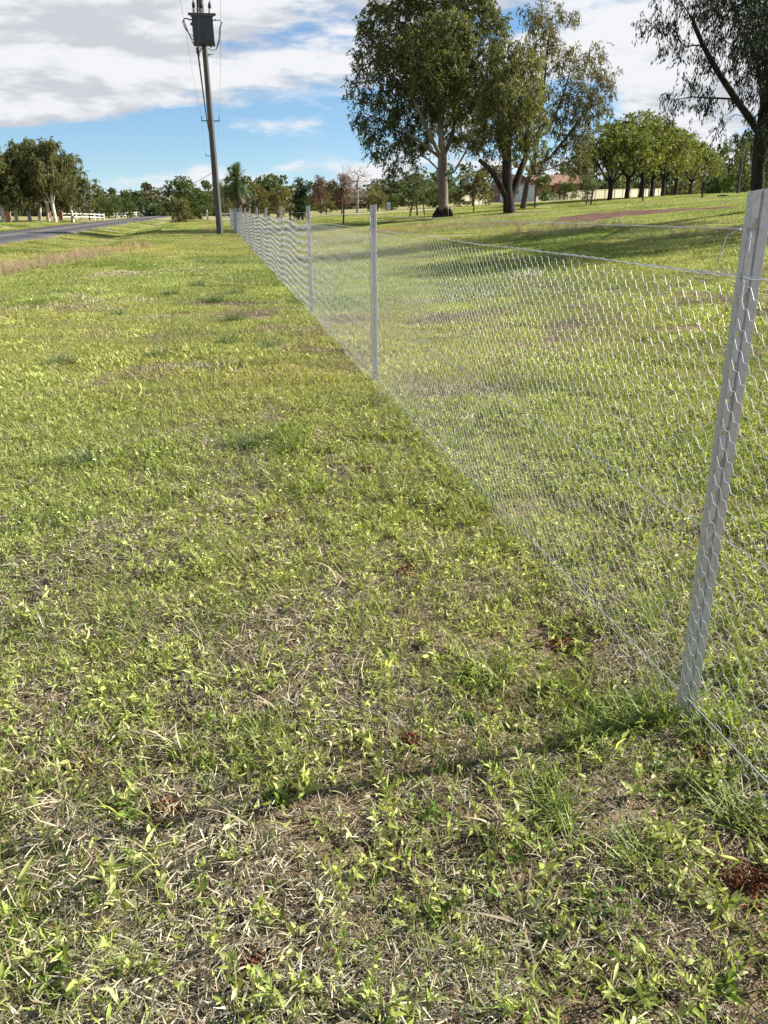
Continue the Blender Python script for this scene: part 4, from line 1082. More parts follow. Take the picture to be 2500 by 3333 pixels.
def gable(mb_roof, mb_wall, cx, cy, w, l, he, hr, over=0.5, along='y'):
    """gabled block centred cx,cy; ridge along y (depth) or x"""
    def T(a, b, z): return (cx + a, cy + b, z) if along == 'y' else (cx + b, cy + a, z)
    hw, hl = w / 2, l / 2; th = 0.16; sl = (hr - he) / hw
    mb_wall.add([T(-hw, -hl, -1), T(hw, -hl, -1), T(hw, -hl, he), T(0, -hl, hr - .05), T(-hw, -hl, he), T(-hw, hl, -1), T(hw, hl, -1), T(hw, hl, he), T(0, hl, hr - .05), T(-hw, hl, he)],
                [(0, 1, 2, 3, 4), (9, 8, 7, 6, 5), (0, 4, 9, 5), (1, 6, 7, 2)])
    for sg in (-1, 1):
        e = hw + over; ze = he - over * sl
        a = [T(sg * e, -hl - over, ze), T(sg * e, hl + over, ze), T(0, hl + over, hr), T(0, -hl - over, hr)]
        b = [(p[0], p[1], p[2] + th) for p in a]
        mb_roof.add(a + b, [(0, 1, 2, 3), (7, 6, 5, 4), (0, 4, 5, 1), (1, 5, 6, 2), (2, 6, 7, 3), (3, 7, 4, 0)])
        n = int((hr - ze) / .16)                     # tile courses
        for k in range(n):
            f = (k + .5) / n; x = sg * e * (1 - f); z = ze + (hr - ze) * f + th
            c = T(x, 0, z + .015)
            mb_roof.box(c, (.03, hl + over, .03) if along == 'y' else (hl + over, .03, .03))
DH = 165.0
hb = on_ground(1668, DH); k = ppm(1668, 600, DH)
hs_ = thing('brick_house', 'red brick house with terracotta tiled gable roofs behind the forked gum', 'house', hb, R(8))
def zpx(y): return at_y(1668, y, DH)[2] - hb[2]
wl = MB(); rf = MB(); gable(rf, wl, 0, 0, 92 / k, 7.5, zpx(597), zpx(571)); wl.build('wall', M_brick, hs_); rf.build('roof', M_tile, hs_)
wl = MB(); rf = MB(); gable(rf, wl, 31 / k, -4.6, 64 / k, 2.6, zpx(606), zpx(589), .35); wl.build('wall', M_brick, hs_); rf.build('roof', M_tile, hs_)
wl = MB(); rf = MB(); gable(rf, wl, 45 / k + 1.0, 4.0, 8.0, 130 / k, zpx(600), zpx(576), .5, 'x'); wl.build('wall', M_brick, hs_); rf.build('roof', M_tile, hs_)
for wx in (-26 / k, 10 / k):
    o = MB().box((wx, -3.78, zpx(612)), (.62, .05, .75)).build('window', M_white, hs_)
    MB().box((wx, -3.83, zpx(612)), (.52, .03, .65)).build('pane', M_glass, o)
m = MB(); m.box((-46 / k, -4.25, zpx(599)), (.2, .02, .12)); m.build('fascia', M_fascia, hs_)
b2_ = on_ground(1832, 172); k2 = ppm(1832, 600, 172)
h2 = thing('tiled_house', 'second house with a broad terracotta roof behind the cream fence', 'house', b2_, R(-4))
def zp2(y): return at_y(1832, y, 172)[2] - b2_[2]
wl = MB(); rf = MB(); gable(rf, wl, 0, 0, 7.5, 82 / k2, zp2(597), zp2(572), .5, 'x'); wl.build('wall', M_brick, h2); rf.build('roof', M_tile, h2)
o = MB().box((0, -3.8, zp2(612)), (.9, .05, .6)).build('window', M_white, h2); MB().box((0, -3.85, zp2(612)), (.8, .03, .5)).build('pane', M_glass, o)

# corrugated shed
sb = on_ground(1688, 138); ks = ppm(1688, 620, 138); sw = 102 / ks; shh = at_y(1688, 604, 138)[2] - sb[2]
shed = thing('corrugated_shed', 'pale blue corrugated metal shed behind the forked gum trunk', 'shed', sb, R(5))
m = MB(); n = 40
pts = [(-sw / 2 + sw * i / n, -.06 if i % 4 in (1, 2) else 0) for i in range(n + 1)]
vs = [(x, y, -.6) for x, y in pts] + [(x, y, shh) for x, y in pts]
m.add(vs, [(i, i + 1, n + 2 + i, n + 1 + i) for i in range(n)])
m.build('front_wall', M_shed, shed)
MB().box((sw / 2 - .03, 1.25, shh / 2 - .3), (.03, 1.2, shh / 2 + .3)).build('side_wall', M_shed, shed)
MB().box((-sw / 2 + .03, 1.25, shh / 2 - .3), (.03, 1.2, shh / 2 + .3)).build('side_wall', M_shed, shed)
MB().box((0, 1.2, shh + .03), (sw / 2 + .05, 1.35, .04)).build('roof', M_shed, shed)
MB().box((-.3, -.075, shh * .6), (.16, .012, .2)).build('notice_plate', M_picket, shed)

# cream sheet-metal fence climbing the rise
def panel_fence(name, label, stations, hgt, cat='fence'):
    P = [on_ground(x, d) for x, d in stations]
    t = thing(name, label, cat, P[0])
    base = P[0]
    pm = None
    for a, b in zip(P[:-1], P[1:]):
        L = np.linalg.norm((b - a)[:2]); n = max(1, int(round(L / 2.4)))
        for i in range(n):
            p = a + (b - a) * i / n; q_ = a + (b - a) * (i + 1) / n
            p = np.array((p[0], p[1], float(height(p[0], p[1])))); q_ = np.array((q_[0], q_[1], float(height(q_[0], q_[1]))))
            l = np.linalg.norm((q_ - p)[:2]); ang = math.atan2(q_[1] - p[1], q_[0] - p[0])
            m = MB(); ns = 24; dzz = q_[2] - p[2]
            xs = np.linspace(.03, l - .03, ns + 1); pr = [(x, .03 if j % 4 in (1, 2) else 0) for j, x in enumerate(xs)]
            m.add([(x, y, dzz * x / l - .3) for x, y in pr] + [(x, y, dzz * x / l + hgt) for x, y in pr], [(j, j + 1, ns + 2 + j, ns + 1 + j) for j in range(ns)])
            o = m.build('panel', M_cream, t); o.location = tuple(p - base); o.rotation_euler = (0, 0, ang)
            m = MB(); m.box((l / 2, 0, hgt + dzz / 2), (l / 2, .035, .03), Matrix.Rotation(-math.atan2(dzz, l), 3, 'Y')); o2 = m.build('rail', M_cream, o)
            o = MB().box((0, 0, hgt / 2 - .2), (.03, .05, hgt / 2 + .23)).build('post', M_cream, t); o.location = tuple(p - base)
panel_fence('sheet_fence', 'long cream sheet-metal fence rising behind the umbrella trees', [(1822, 150), (1905, 153), (2000, 158), (2100, 165), (2162, 170)], 1.45)
panel_fence('sheet_fence', 'short lower cream fence section right of the corrugated shed', [(1742, 146), (1818, 149)], 1.0)
# brown paling fence behind the forked gum
panel_fence('paling_fence', 'low tan fence left of the forked gum trunk', [(1500, 124), (1590, 128)], 1.3)

# white post-and-rail fences over the road
def rail_fence(name, label, pts, hgt, rails, spacing, mat, pr=.07):
    P = [on_ground(x, d) for x, d in pts]; t = thing(name, label, 'fence', P[0]); base = P[0]
    for a, b in zip(P[:-1], P[1:]):
        L = np.linalg.norm((b - a)[:2]); n = max(1, int(round(L / spacing)))
        for i in range(n + 1):
            p = a + (b - a) * i / n
            o = MB().box((0, 0, hgt / 2 - .1), (pr, pr, hgt / 2 + .12)).build('post', mat, t, bevel=.01); o.location = tuple(p - base)
        for h in rails:
            for i in range(n):
                p = a + (b - a) * i / n - base; q_ = a + (b - a) * (i + 1) / n - base
                m = MB(); m.tube([p + (0, 0, h), q_ + (0, 0, h)], .07, 4, phase=.785); m.build('rail', mat, t)
rail_fence('rail_fence', 'white post-and-rail fence beside the left stand of gums', [(205, 118), (292, 122), (340, 128)], 1.05, (.45, .85), 2.2, M_white)
rail_fence('rail_fence', 'farther white post-and-rail fence below the green shrubs', [(372, 150), (405, 165), (465, 190)], 1.05, (.45, .85), 2.4, M_white)
rail_fence('rail_gate', 'white railed gate between the power pole and the fence end', [(722, 92), (752, 92)], 1.15, (.25, .6, .95), 1.7, M_white, .05)

def brick_pillar(px, D, label):
    b = on_ground(px, D); t = thing('brick_pillar', label, 'pillar', b, R(10), 'brick gate pillars')
    nrow = 12
    for r in range(nrow):
        MB().box((0, 0, .06 + r * .085), (.235 + .004 * (r % 2), .235 + .004 * (r % 2), .038)).build('brick_course', M_brick, t)
    MB().box((0, 0, .5), (.222, .222, .52)).build('mortar_core', M_fascia, t)
    MB().box((0, 0, 1.09), (.29, .29, .045)).build('cap', M_brick, t, bevel=.01)
brick_pillar(162, 112, 'brick pillar standing amid the white gum trunks')
brick_pillar(200, 113, 'brick pillar to the right of the thickest white gum trunk')
brick_pillar(31, 92, 'brick pillar near the left edge of the picture')

def stake(px, D, h, r, mat, label, name='star_picket', group='dark pickets across the paddock', lean=0.0, cat='picket'):
    b = on_ground(px, D); o = None
    m = MB()
    if name == 'star_picket':
        for a in (0, 2.094, 4.189):
            m.box((math.cos(a) * r * .6, math.sin(a) * r * .6, h / 2 - .15), (r * .7, .012, h / 2 + .15), Matrix.Rotation(a, 3, 'Z'))
        m.tube([(0, 0, h), (0, 0, h + .03)], [r * .8, r * .3], 6)
    else:
        m.box((0, 0, h / 2 - .1), (r, r, h / 2 + .1), None, .92); m.box((0, 0, h + .02), (r * 1.1, r * 1.1, .025), None, .7)
    o = m.build(name, mat); o.location = tuple(b); o.rotation_euler = (0, lean, 0)
    return tag(o, label, cat, group)
for px, D, h, lab, ln in ((945, 62, 1.35, 'dark picket just left of the upright dark tree', 0), (1117, 60, 1.3, 'dark picket below the russet and bare trees', R(3)), (1333, 68, 1.2, 'leaning dark picket under the staked young gum', R(12)),
                      (1541, 70, 1.75, 'dark picket midway between the two large gum trunks', 0), (1740, 68, 1.7, 'dark picket right of the black forked trunk', 0), (1922, 66, 1.5, 'dark picket beside the wispy young gum', R(5)),
                      (2091, 66, 1.6, 'dark picket below the tallest umbrella tree', 0), (2284, 66, 1.2, 'short leaning dark picket on the open rise at right', R(6))):
    stake(px, D, h, .05, M_picket, lab, lean=ln)
for px, D, lab in ((2110, 100, 'left thin stake by the slim umbrella tree'), (2128, 100, 'right thin stake by the slim umbrella tree'), (2222, 118, 'left thin stake by the small spreading umbrella tree'), (2262, 119, 'right thin stake by the small spreading umbrella tree')):
    stake(px, D, 2.1, .05, M_wood, lab, 'timber_stake', 'thin timber tree stakes', cat='stake')
stake(676, 110, 1.25, .10, M_white, 'short white marker post left of the power pole base', 'marker_post', None, cat='post')
stake(1382, 70, 1.0, .05, M_wood, 'short leaning timber stake under the staked young gum', 'timber_stake', None, lean=R(-8), cat='stake')
stake(1265, 108, 1.0, .25, M_shed, 'grey utility box post among the low shrubs', 'utility_box', None, cat='box')
# slim leaning timber pole over the road
b = on_ground(266, 124); m = MB(); m.tube([(0, 0, -.3), (-.15, 0, 1.5), (-.4, 0, 3.3)], [.11, .10, .085], 7); m.box((-.38, 0, 3.25), (.13, .05, .04))
o = m.build('timber_pole', M_wood); o.location = tuple(b); tag(o, 'slim leaning timber pole rising by the white rail fence', 'pole')
# fallen stick on the right slope
g = ground_at(2355, 641); m = MB(); m.tube([g + (-.5, 0, .06), g + (0, .1, .12), g + (.5, 0, .05)], [.05, .06, .03], 6); tag(m.build('fallen_branch', M_darkbark), 'small dark fallen branch on the grassy rise', 'branch')

# ================================================================== GRASS AND GROUND COVER
M_grass = mat_leaf('ground_cover', 0.36, 0.5, 0.3, tint=True, tcolor=(1.1, 1.15, 0.6))
M_litter = mat_leaf('dead_litter', 0.10, 0.75, 0.15, tint=True, tcolor=(1, 1, .9))
M_tuss = mat_leaf('tussock_blade', 0.25, 0.5, 0.3)

def blades(base, head, lean, curl, length, width, col, segs=3, shape='grass', rg=None, twist=0.0):
    """arrays of curved strips; returns verts, quads, tris, qcol, tcol"""
    n = len(base); t = np.linspace(0, 1, segs + 1)
    hx = np.cos(head); hy = np.sin(head)
    P = np.zeros((segs + 1, n, 3)); P[0] = base
    for k in range(segs):
        th = lean + curl * (t[k] + .5 / segs)
        st = (length / segs)
        P[k + 1] = P[k] + np.stack([hx * np.sin(th) * st, hy * np.sin(th) * st, np.cos(th) * st], -1)
    if shape == 'grass': prof = 1 - t ** 2.2
    elif shape == 'leaf': prof = np.sin(np.pi * np.clip(.06 + .94 * t, 0, 1) ** .8)
    else: prof = np.where(t < 1, .9, .0) + .1
    tw = twist * (rg.normal(0, 1, n) if rg is not None else 0)
    sx = -hy * np.cos(tw); sy = hx * np.cos(tw); sz = np.sin(tw) * np.ones(n)
    side = np.stack([sx, sy, sz], -1)
    V = []
    for k in range(segs):
        w = (width * prof[k] * .5)[:, None]
        V += [P[k] - side * w, P[k] + side * w]
    V.append(P[segs]); V = np.concatenate(V)
    ix = np.arange(n); q = [np.stack([2 * k * n + ix, (2 * k + 1) * n + ix, (2 * k + 3) * n + ix, (2 * k + 2) * n + ix], -1) for k in range(segs - 1)]
    tr_ = np.stack([2 * (segs - 1) * n + ix, (2 * segs - 1) * n + ix, 2 * segs * n + ix], -1)
    return V, np.concatenate(q), tr_, np.concatenate([col] * (segs - 1)), col
def folded(base, head, lean, curl, length, width, col, rg, segs=4, roll=.6, twist=.5):
    """leaves creased along the midrib, with wavy edges"""
    n = len(base); t = np.linspace(0, 1, segs + 1); hx = np.cos(head); hy = np.sin(head)
    P = np.zeros((segs + 1, n, 3)); P[0] = base; U = np.zeros((segs + 1, n, 3))
    for k in range(segs + 1):
        th = lean + curl * t[k]
        U[k] = np.stack([-hx * np.cos(th), -hy * np.cos(th), np.sin(th)], -1)
        if k < segs:
            th = lean + curl * (t[k] + .5 / segs); st = length / segs
            P[k + 1] = P[k] + np.stack([hx * np.sin(th) * st, hy * np.sin(th) * st, np.cos(th) * st], -1)
    prof = np.sin(np.pi * np.clip(.05 + .95 * t, 0, 1) ** .75); prof[-1] = 0.03
    side = np.stack([-hy, hx, np.zeros(n)], -1); tw = rg.normal(0, twist, n)[:, None]
    V = []
    fo = rg.uniform(.1, 1.0, n)[:, None] * roll
    for k in range(segs + 1):
        u = U[k]; s2 = side * np.cos(tw) + u * np.sin(tw); u2 = u * np.cos(tw) - side * np.sin(tw)
        w = (width * prof[k] * .5)[:, None]; wv = rg.normal(0, .16, (2, n, 1)) * w
        V += [P[k] - s2 * w + u2 * (w * fo + wv[0]), P[k], P[k] + s2 * w + u2 * (w * fo + wv[1])]
    V = np.concatenate(V); ix = np.arange(n); q = []
    for k in range(segs):
        a = 3 * k * n; q += [np.stack([a + ix, a + n + ix, a + 4 * n + ix, a + 3 * n + ix], -1), np.stack([a + n + ix, a + 2 * n + ix, a + 5 * n + ix, a + 4 * n + ix], -1)]
    return V, np.concatenate(q), np.zeros((0, 3), int), np.concatenate([col] * (2 * segs)), np.zeros((0, 3))
class Patch:
    def __init__(s): s.V = []; s.Q = []; s.T = []; s.qc = []; s.tc = []; s.b = 0
    def add(s, V, q, t, qc, tc):
        s.V.append(V); s.Q.append(q + s.b); s.T.append(t + s.b); s.qc.append(qc); s.tc.append(tc); s.b += len(V)
    def mesh(s, name): return np_mesh(name, np.concatenate(s.V), np.concatenate(s.Q), np.concatenate(s.T), np.concatenate(s.qc), np.concatenate(s.tc))
def pick(rg, pal, n, var=.22):
    pal = np.asarray(pal); a = pal[rg.integers(0, len(pal), n)]; b = pal[rg.integers(0, len(pal), n)]; w = rg.random((n, 1))
    return np.clip((a * w + b * (1 - w)) * np.exp(rg.normal(0, var, (n, 1))), 0, .9)
STRAW = [(0.46, 0.39, 0.25), (0.30, 0.235, 0.145), (0.58, 0.52, 0.38), (0.20, 0.14, 0.09), (0.38, 0.35, 0.245), (0.11, 0.07, 0.045)]
YGRN = [(0.37, 0.405, 0.10), (0.295, 0.345, 0.08), (0.46, 0.465, 0.155), (0.225, 0.285, 0.062), (0.41, 0.40, 0.145)]
GRN = [(0.17, 0.235, 0.042), (0.13, 0.195, 0.035), (0.23, 0.29, 0.06), (0.20, 0.225, 0.05)]
WEED = [(0.44, 0.475, 0.135), (0.35, 0.405, 0.095), (0.54, 0.55, 0.20), (0.27, 0.335, 0.075), (0.48, 0.465, 0.185)]
BLUE = [(0.14, 0.19, 0.075), (0.18, 0.23, 0.10), (0.11, 0.16, 0.055), (0.22, 0.25, 0.12)]
MIXF = YGRN + YGRN[:2] + STRAW[:2] + GRN[:2]

def disc(rg, n, r):
    a = rg.random(n) * 6.283; q = r * np.sqrt(rg.random(n)); return np.stack([q * np.cos(a), q * np.sin(a), np.zeros(n)], -1)
def p_thatch(seed, r=.3, n=2100, wide=.0019, lng=.030):
    rg = np.random.default_rng(seed); p = Patch()
    b = disc(rg, n, r); b[:, 2] = rg.uniform(0, .012, n)
    p.add(*blades(b, rg.random(n) * 6.28, rg.normal(1.38, .16, n), rg.normal(.1, .35, n), lng * rg.uniform(.4, 1.6, n), wide * rg.uniform(.6, 1.5, n), pick(rg, STRAW, n, .25), 2, 'straw', rg, .6))
    return p.mesh('thatch')
def p_short(seed, r=.15, n=150, h=.045, w=.0030, pal=YGRN):
    rg = np.random.default_rng(seed); p = Patch(); b = disc(rg, n, r); b[:, 2] = -.004
    p.add(*blades(b, rg.random(n) * 6.28, rg.uniform(.15, 1.1, n), rg.uniform(.1, 1.0, n), h * rg.uniform(.5, 1.4, n), w * rg.uniform(.7, 1.4, n), pick(rg, pal, n), 3, 'grass', rg, .3))
    return p.mesh('short_grass')
def p_weed(seed, k=11, L=.036, w=.0105, pal=WEED):
    rg = np.random.default_rng(seed); p = Patch()
    for st in range(rg.integers(2, 4)):
        n = rg.integers(4, k); hd = rg.random() * 6.28; ln = rg.uniform(.02, .10); el = rg.uniform(.5, 1.25)
        f = rg.random(n) ** .7; b = np.stack([np.cos(hd) * ln * f * math.sin(el), np.sin(hd) * ln * f * math.sin(el), .004 + ln * f * math.cos(el)], -1)
        p.add(*folded(b, hd + rg.normal(0, 1.2, n), rg.uniform(.3, 1.55, n), rg.uniform(-.5, 1.3, n), L * rg.uniform(.4, 1.45, n), w * rg.uniform(.5, 1.3, n), pick(rg, pal, n, .3), rg))
        p.add(*blades(np.zeros((1, 3)), np.array([hd]), np.array([el]), np.array([.05]), np.array([ln * 1.05]), np.array([.0032]), pick(rg, [(.30, .30, .12)], 1), 3, 'straw'))
    return p.mesh('broadleaf_weed')
def p_long(seed, n=34, h=.17, w=.0052, pal=GRN, r=.03, spread=1.0):
    rg = np.random.default_rng(seed); p = Patch(); b = disc(rg, n, r)
    p.add(*blades(b, rg.random(n) * 6.28, rg.uniform(.1, .85, n) * spread, rg.uniform(.4, 1.5, n) * spread, h * rg.uniform(.5, 1.25, n), w * rg.uniform(.7, 1.3, n), pick(rg, pal, n), 5, 'grass', rg, .35))
    return p.mesh('long_grass')
def p_clover(seed, n=70, r=.08):
    rg = np.random.default_rng(seed); p = Patch(); b = disc(rg, n, r); b[:, 2] = rg.uniform(.006, .028, n)
    p.add(*blades(b, rg.random(n) * 6.28, rg.normal(1.35, .25, n), rg.normal(.1, .2, n), .011 * rg.uniform(.7, 1.4, n), .009 * rg.uniform(.7, 1.3, n), pick(rg, [(.17, .26, .05), (.13, .22, .04), (.22, .30, .07)], n), 3, 'leaf', rg, .3))
    return p.mesh('clover')
def p_turf(seed, r, n, h, w, pal, straw=.3):
    rg = np.random.default_rng(seed); p = Patch(); b = disc(rg, n, r); b[:, 2] = -.005
    p.add(*blades(b, rg.random(n) * 6.28, rg.uniform(.2, 1.3, n), rg.uniform(.0, .8, n), h * rg.uniform(.5, 1.4, n), w * rg.uniform(.6, 1.4, n), pick(rg, pal, n), 2, 'leaf' if w > .006 else 'grass', rg, .5))
    k = int(n * straw); b = disc(rg, k, r)
    p.add(*blades(b, rg.random(k) * 6.28, rg.normal(1.3, .2, k), rg.normal(.1, .3, k), h * rg.uniform(.6, 1.6, k), w * rg.uniform(.4, .9, k), pick(rg, STRAW, k), 2, 'straw', rg, .6))
    return p.mesh('turf')
def p_dry(seed, n=26, h=.42, w=.0035, r=.10):
    rg = np.random.default_rng(seed); p = Patch(); b = disc(rg, n, r)
    p.add(*blades(b, rg.normal(2.9, .9, n), rg.uniform(.05, .6, n), rg.uniform(.0, .5, n), h * rg.uniform(.4, 1.2, n), w * rg.uniform(.7, 1.3, n), pick(rg, [(.46, .37, .22), (.38, .29, .17), (.50, .40, .26), (.33, .22, .14)], n), 3, 'straw', rg, .3))
    return p.mesh('dry_stalks')

GN_CACHE = {}
def scatter(name, label, cat, pts, scl, tint, metas, mat, tilt=.15, seed=1):
    """instances of the small meshes on given points (one object of uncountable cover)"""
    n = len(pts)
    rg = np.random.default_rng(seed)
    c = bpy.data.collections.new(name + '_kinds')
    for i, me in enumerate(metas):
        if not me.materials: me.materials.append(mat)
        o = bpy.data.objects.new('%s_kind_%02d' % (name, i), me); c.objects.link(o)
    me = bpy.data.meshes.new(name); me.vertices.add(n); me.vertices.foreach_set('co', np.asarray(pts, np.float32).ravel())
    h_ = .15; x_, y_ = pts[:, 0], pts[:, 1]                      # stand on the slope, then tilt a little at random
    gx = (height(x_ + h_, y_) - height(x_ - h_, y_)) / (2 * h_) + rg.normal(0, tilt, n); gy = (height(x_, y_ + h_) - height(x_, y_ - h_)) / (2 * h_) + rg.normal(0, tilt, n)
    nz = np.stack([-gx, -gy, np.ones(n)], -1); nz /= np.linalg.norm(nz, axis=1)[:, None]
    sp_ = rg.random(n) * 6.283; ax = np.stack([np.cos(sp_), np.sin(sp_), np.zeros(n)], -1); ax -= nz * (ax * nz).sum(1)[:, None]; ax /= np.linalg.norm(ax, axis=1)[:, None]
    ay = np.cross(nz, ax)
    rot = np.stack([np.arctan2(ay[:, 2], nz[:, 2]), -np.arcsin(np.clip(ax[:, 2], -1, 1)), np.arctan2(ax[:, 1], ax[:, 0])], -1).astype(np.float32)
    a = me.attributes.new('rot', 'FLOAT_VECTOR', 'POINT'); a.data.foreach_set('vector', rot.ravel())
    a = me.attributes.new('scl', 'FLOAT', 'POINT'); a.data.foreach_set('value', np.asarray(scl, np.float32))
    a = me.attributes.new('pidx', 'INT', 'POINT'); a.data.foreach_set('value', rg.integers(0, len(metas), n).astype(np.int32))
    tc4 = np.concatenate([tint, np.ones((n, 1))], 1).astype(np.float32)
    a = me.attributes.new('tint', 'FLOAT_COLOR', 'POINT'); a.data.foreach_set('color', tc4.ravel())
    o = obj(name, me, mat)
    g = bpy.data.node_groups.new(name, 'GeometryNodeTree')
    g.interface.new_socket('Geometry', in_out='INPUT', socket_type='NodeSocketGeometry'); g.interface.new_socket('Geometry', in_out='OUTPUT', socket_type='NodeSocketGeometry')
    gi = g.nodes.new('NodeGroupInput'); go = g.nodes.new('NodeGroupOutput')
    ip = g.nodes.new('GeometryNodeInstanceOnPoints'); ci = g.nodes.new('GeometryNodeCollectionInfo')
    ci.inputs['Collection'].default_value = c; ci.inputs['Separate Children'].default_value = True; ci.inputs['Reset Children'].default_value = True
    def na(nm, ty):
        x = g.nodes.new('GeometryNodeInputNamedAttribute'); x.data_type = ty; x.inputs['Name'].default_value = nm; return x.outputs['Attribute']
    e = g.nodes.new('FunctionNodeEulerToRotation')
    L = g.links.new
    L(gi.outputs[0], ip.inputs['Points']); L(ci.outputs[0], ip.inputs['Instance']); ip.inputs['Pick Instance'].default_value = True
    L(na('pidx', 'INT'), ip.inputs['Instance Index']); L(na('rot', 'FLOAT_VECTOR'), e.inputs[0]); L(e.outputs[0], ip.inputs['Rotation']); L(na('scl', 'FLOAT'), ip.inputs['Scale'])
    L(ip.outputs[0], go.inputs[0])
    md = o.modifiers.new('scatter', 'NODES'); md.node_group = g
    return tag(o, label, cat, kind='stuff')

HOLES = [ground_at(x, y) for x, y in ((530, 2640), (820, 3170), (250, 2500), (1330, 2420), (780, 1940), (1190, 1540), (910, 1640), (890, 1700), (1330, 1870), (2310, 2460), (2430, 2880), (1840, 2090))]
HR = [.045, .06, .04, .035, .045, .06, .065, .06, .055, .045, .06, .05]
def rnd_ground(density, y0, y1, seed, slope=.53, margin=1.0, fn=None):
    rg = np.random.default_rng(seed)
    A = (slope * (y1 ** 2 - y0 ** 2) + 2 * margin * (y1 - y0)); n = int(A * density)
    u = rg.random(n)
    Y = (-margin + np.sqrt(margin ** 2 + slope * (u * A + slope * y0 ** 2 + 2 * margin * y0))) / slope
    X = rg.uniform(-1, 1, n) * (slope * Y + margin)
    k = np.ones(n, bool)
    e = X - road_edge(Y); k &= ~((e < .25) & (e > -5.95))
    for p in SOIL_POLYS: k &= ~in_poly(X, Y, p)
    if fn is not None: k &= rg.random(n) < fn(X, Y)
    if y0 < 8:
        for h, r in zip(HOLES, HR): k &= (np.hypot(X - h[0], Y - h[1]) > r * rg.uniform(.7, 1.3, n))
    X, Y = X[k], Y[k]
    return np.stack([X, Y, height(X, Y)], -1)
def tints(p, seed, var=.10, warm=.10):
    rg = np.random.default_rng(seed); n = len(p)
    f = fbm(p[:, 0], p[:, 1], 1.6, 3, 31)[:, None] - .5; g = fbm(p[:, 0], p[:, 1], 5.5, 3, 33)[:, None] - .5
    t = np.exp(rg.normal(0, var, (n, 1)) + f * .22) * np.ones((1, 3))
    return np.clip(t * (1 + (g * .6 + rg.normal(0, warm * .5, (n, 1))) * np.array([[.55, .05, -.1]])), .3, 2)
def g_green(X, Y): return fbm(X, Y, 1.1, 4, 41)      # green patches
def g_dry(X, Y): return fbm(X, Y, .9, 4, 42)
def sm(x, a, b): return np.clip((x - a) / (b - a), 0, 1) ** 2 * (3 - 2 * np.clip((x - a) / (b - a), 0, 1))
def cover(name, label, cat, density, y0, y1, metas, mat, smin, smax, seed, fn=None, tilt=.15, lift=0.0, **kw):
    p = rnd_ground(density, y0, y1, seed, fn=fn, **kw); p[:, 2] += lift
    rg = np.random.default_rng(seed + 500)
    return scatter(name, label, cat, p, rg.uniform(smin, smax, len(p)), tints(p, seed), metas, mat, tilt, seed)

thatch = [p_thatch(s) for s in (1, 2, 3, 4)]
short_y = [p_short(s, pal=YGRN + YGRN[:2] + STRAW[:1], w=.0026, n=170) for s in (11, 12, 13, 14)]
short_g = [p_short(s, pal=GRN, h=.050, n=130) for s in (15, 16)]
weeds = [p_weed(s, k=9 + s % 4, L=(.026, .034, .042)[s % 3], w=(.012, .009, .0105)[s % 3]) for s in range(21, 30)]
weeds_s = [p_weed(s, k=13, L=.020, w=(.0072, .0058)[s % 2]) for s in range(121, 129)]
weeds_g = [p_weed(s, pal=GRN + YGRN[1:2], L=.04, w=.013) for s in (29, 30)]
longs = [p_long(s, pal=GRN + YGRN[:2]) for s in (31, 32, 33)]
longp = [p_long(s, n=16, h=.14, w=.0045, pal=STRAW + YGRN[:1], spread=1.5) for s in (34, 35)]
clov = [p_clover(s) for s in (36, 37)]
# near field
cover('dead_thatch', 'matted dead straw covering the near ground', 'litter', 9, .55, 5.2, thatch, M_litter, .8, 1.25, 101, tilt=.04)
cover('short_grass', 'short yellow-green grass over the near ground', 'grass', 85, .55, 6.2, short_y, M_grass, .6, 1.3, 102, lambda X, Y: np.clip(.20 + .80 * sm(g_green(X, Y), .34, .58) + .30 * sm(Y, 1.5, 2.6), 0, 1))
cover('fine_grass', 'fine bright green grass in the near ground', 'grass', 24, .55, 5.5, short_g, M_grass, .6, 1.3, 103, lambda X, Y: .04 + .96 * sm(fbm(X, Y, .8, 3, 44), .50, .68))
cover('creeping_weeds', 'fine creeping pale green weeds matted through the near grass', 'weeds', 500, .55, 6.2, weeds_s, M_grass, .6, 1.35, 109, lambda X, Y: np.clip(.16 + .84 * sm(fbm(X, Y, .55, 4, 62), .38, .60) + .30 * sm(Y, 1.5, 2.6), 0, 1), tilt=.35, lift=-.004)
cover('broadleaf_weeds', 'pale broad-leaved weeds sprawling through the near grass', 'weeds', 95, .55, 4.5, weeds, M_grass, .4, 1.2, 104, lambda X, Y: (.05 + .95 * sm(fbm(X, Y, .6, 4, 45), .46, .64)) * (1 - .75 * sm(Y, 1.6, 3.4)), tilt=.4, lift=-.006)
cover('green_weeds', 'small green leafy weeds in the near grass', 'weeds', 26, .55, 5.5, weeds_g, M_grass, .5, 1.0, 105, lambda X, Y: sm(fbm(X, Y, .8, 3, 44), .42, .6), tilt=.25)
cover('long_grass', 'arching long green grass blades near the fence', 'grass', 17, .55, 6, longs, M_grass, .6, 1.15, 106, lambda X, Y: sm(fbm(X, Y, .9, 3, 46) + .10 * (X > .1) - .06, .50, .66), tilt=.2)
cover('dead_blades', 'bleached dead grass blades lying in the near ground', 'litter', 16, .55, 6, longp, M_litter, .6, 1.2, 107, lambda X, Y: .25 + .75 * sm(fbm(X, Y, .7, 3, 47), .45, .62), tilt=.5)
cover('clover', 'small clover leaves in the near ground', 'clover', 22, .55, 5, clov, M_grass, .6, 1.2, 108, lambda X, Y: sm(fbm(X, Y, .6, 3, 48), .50, .64))
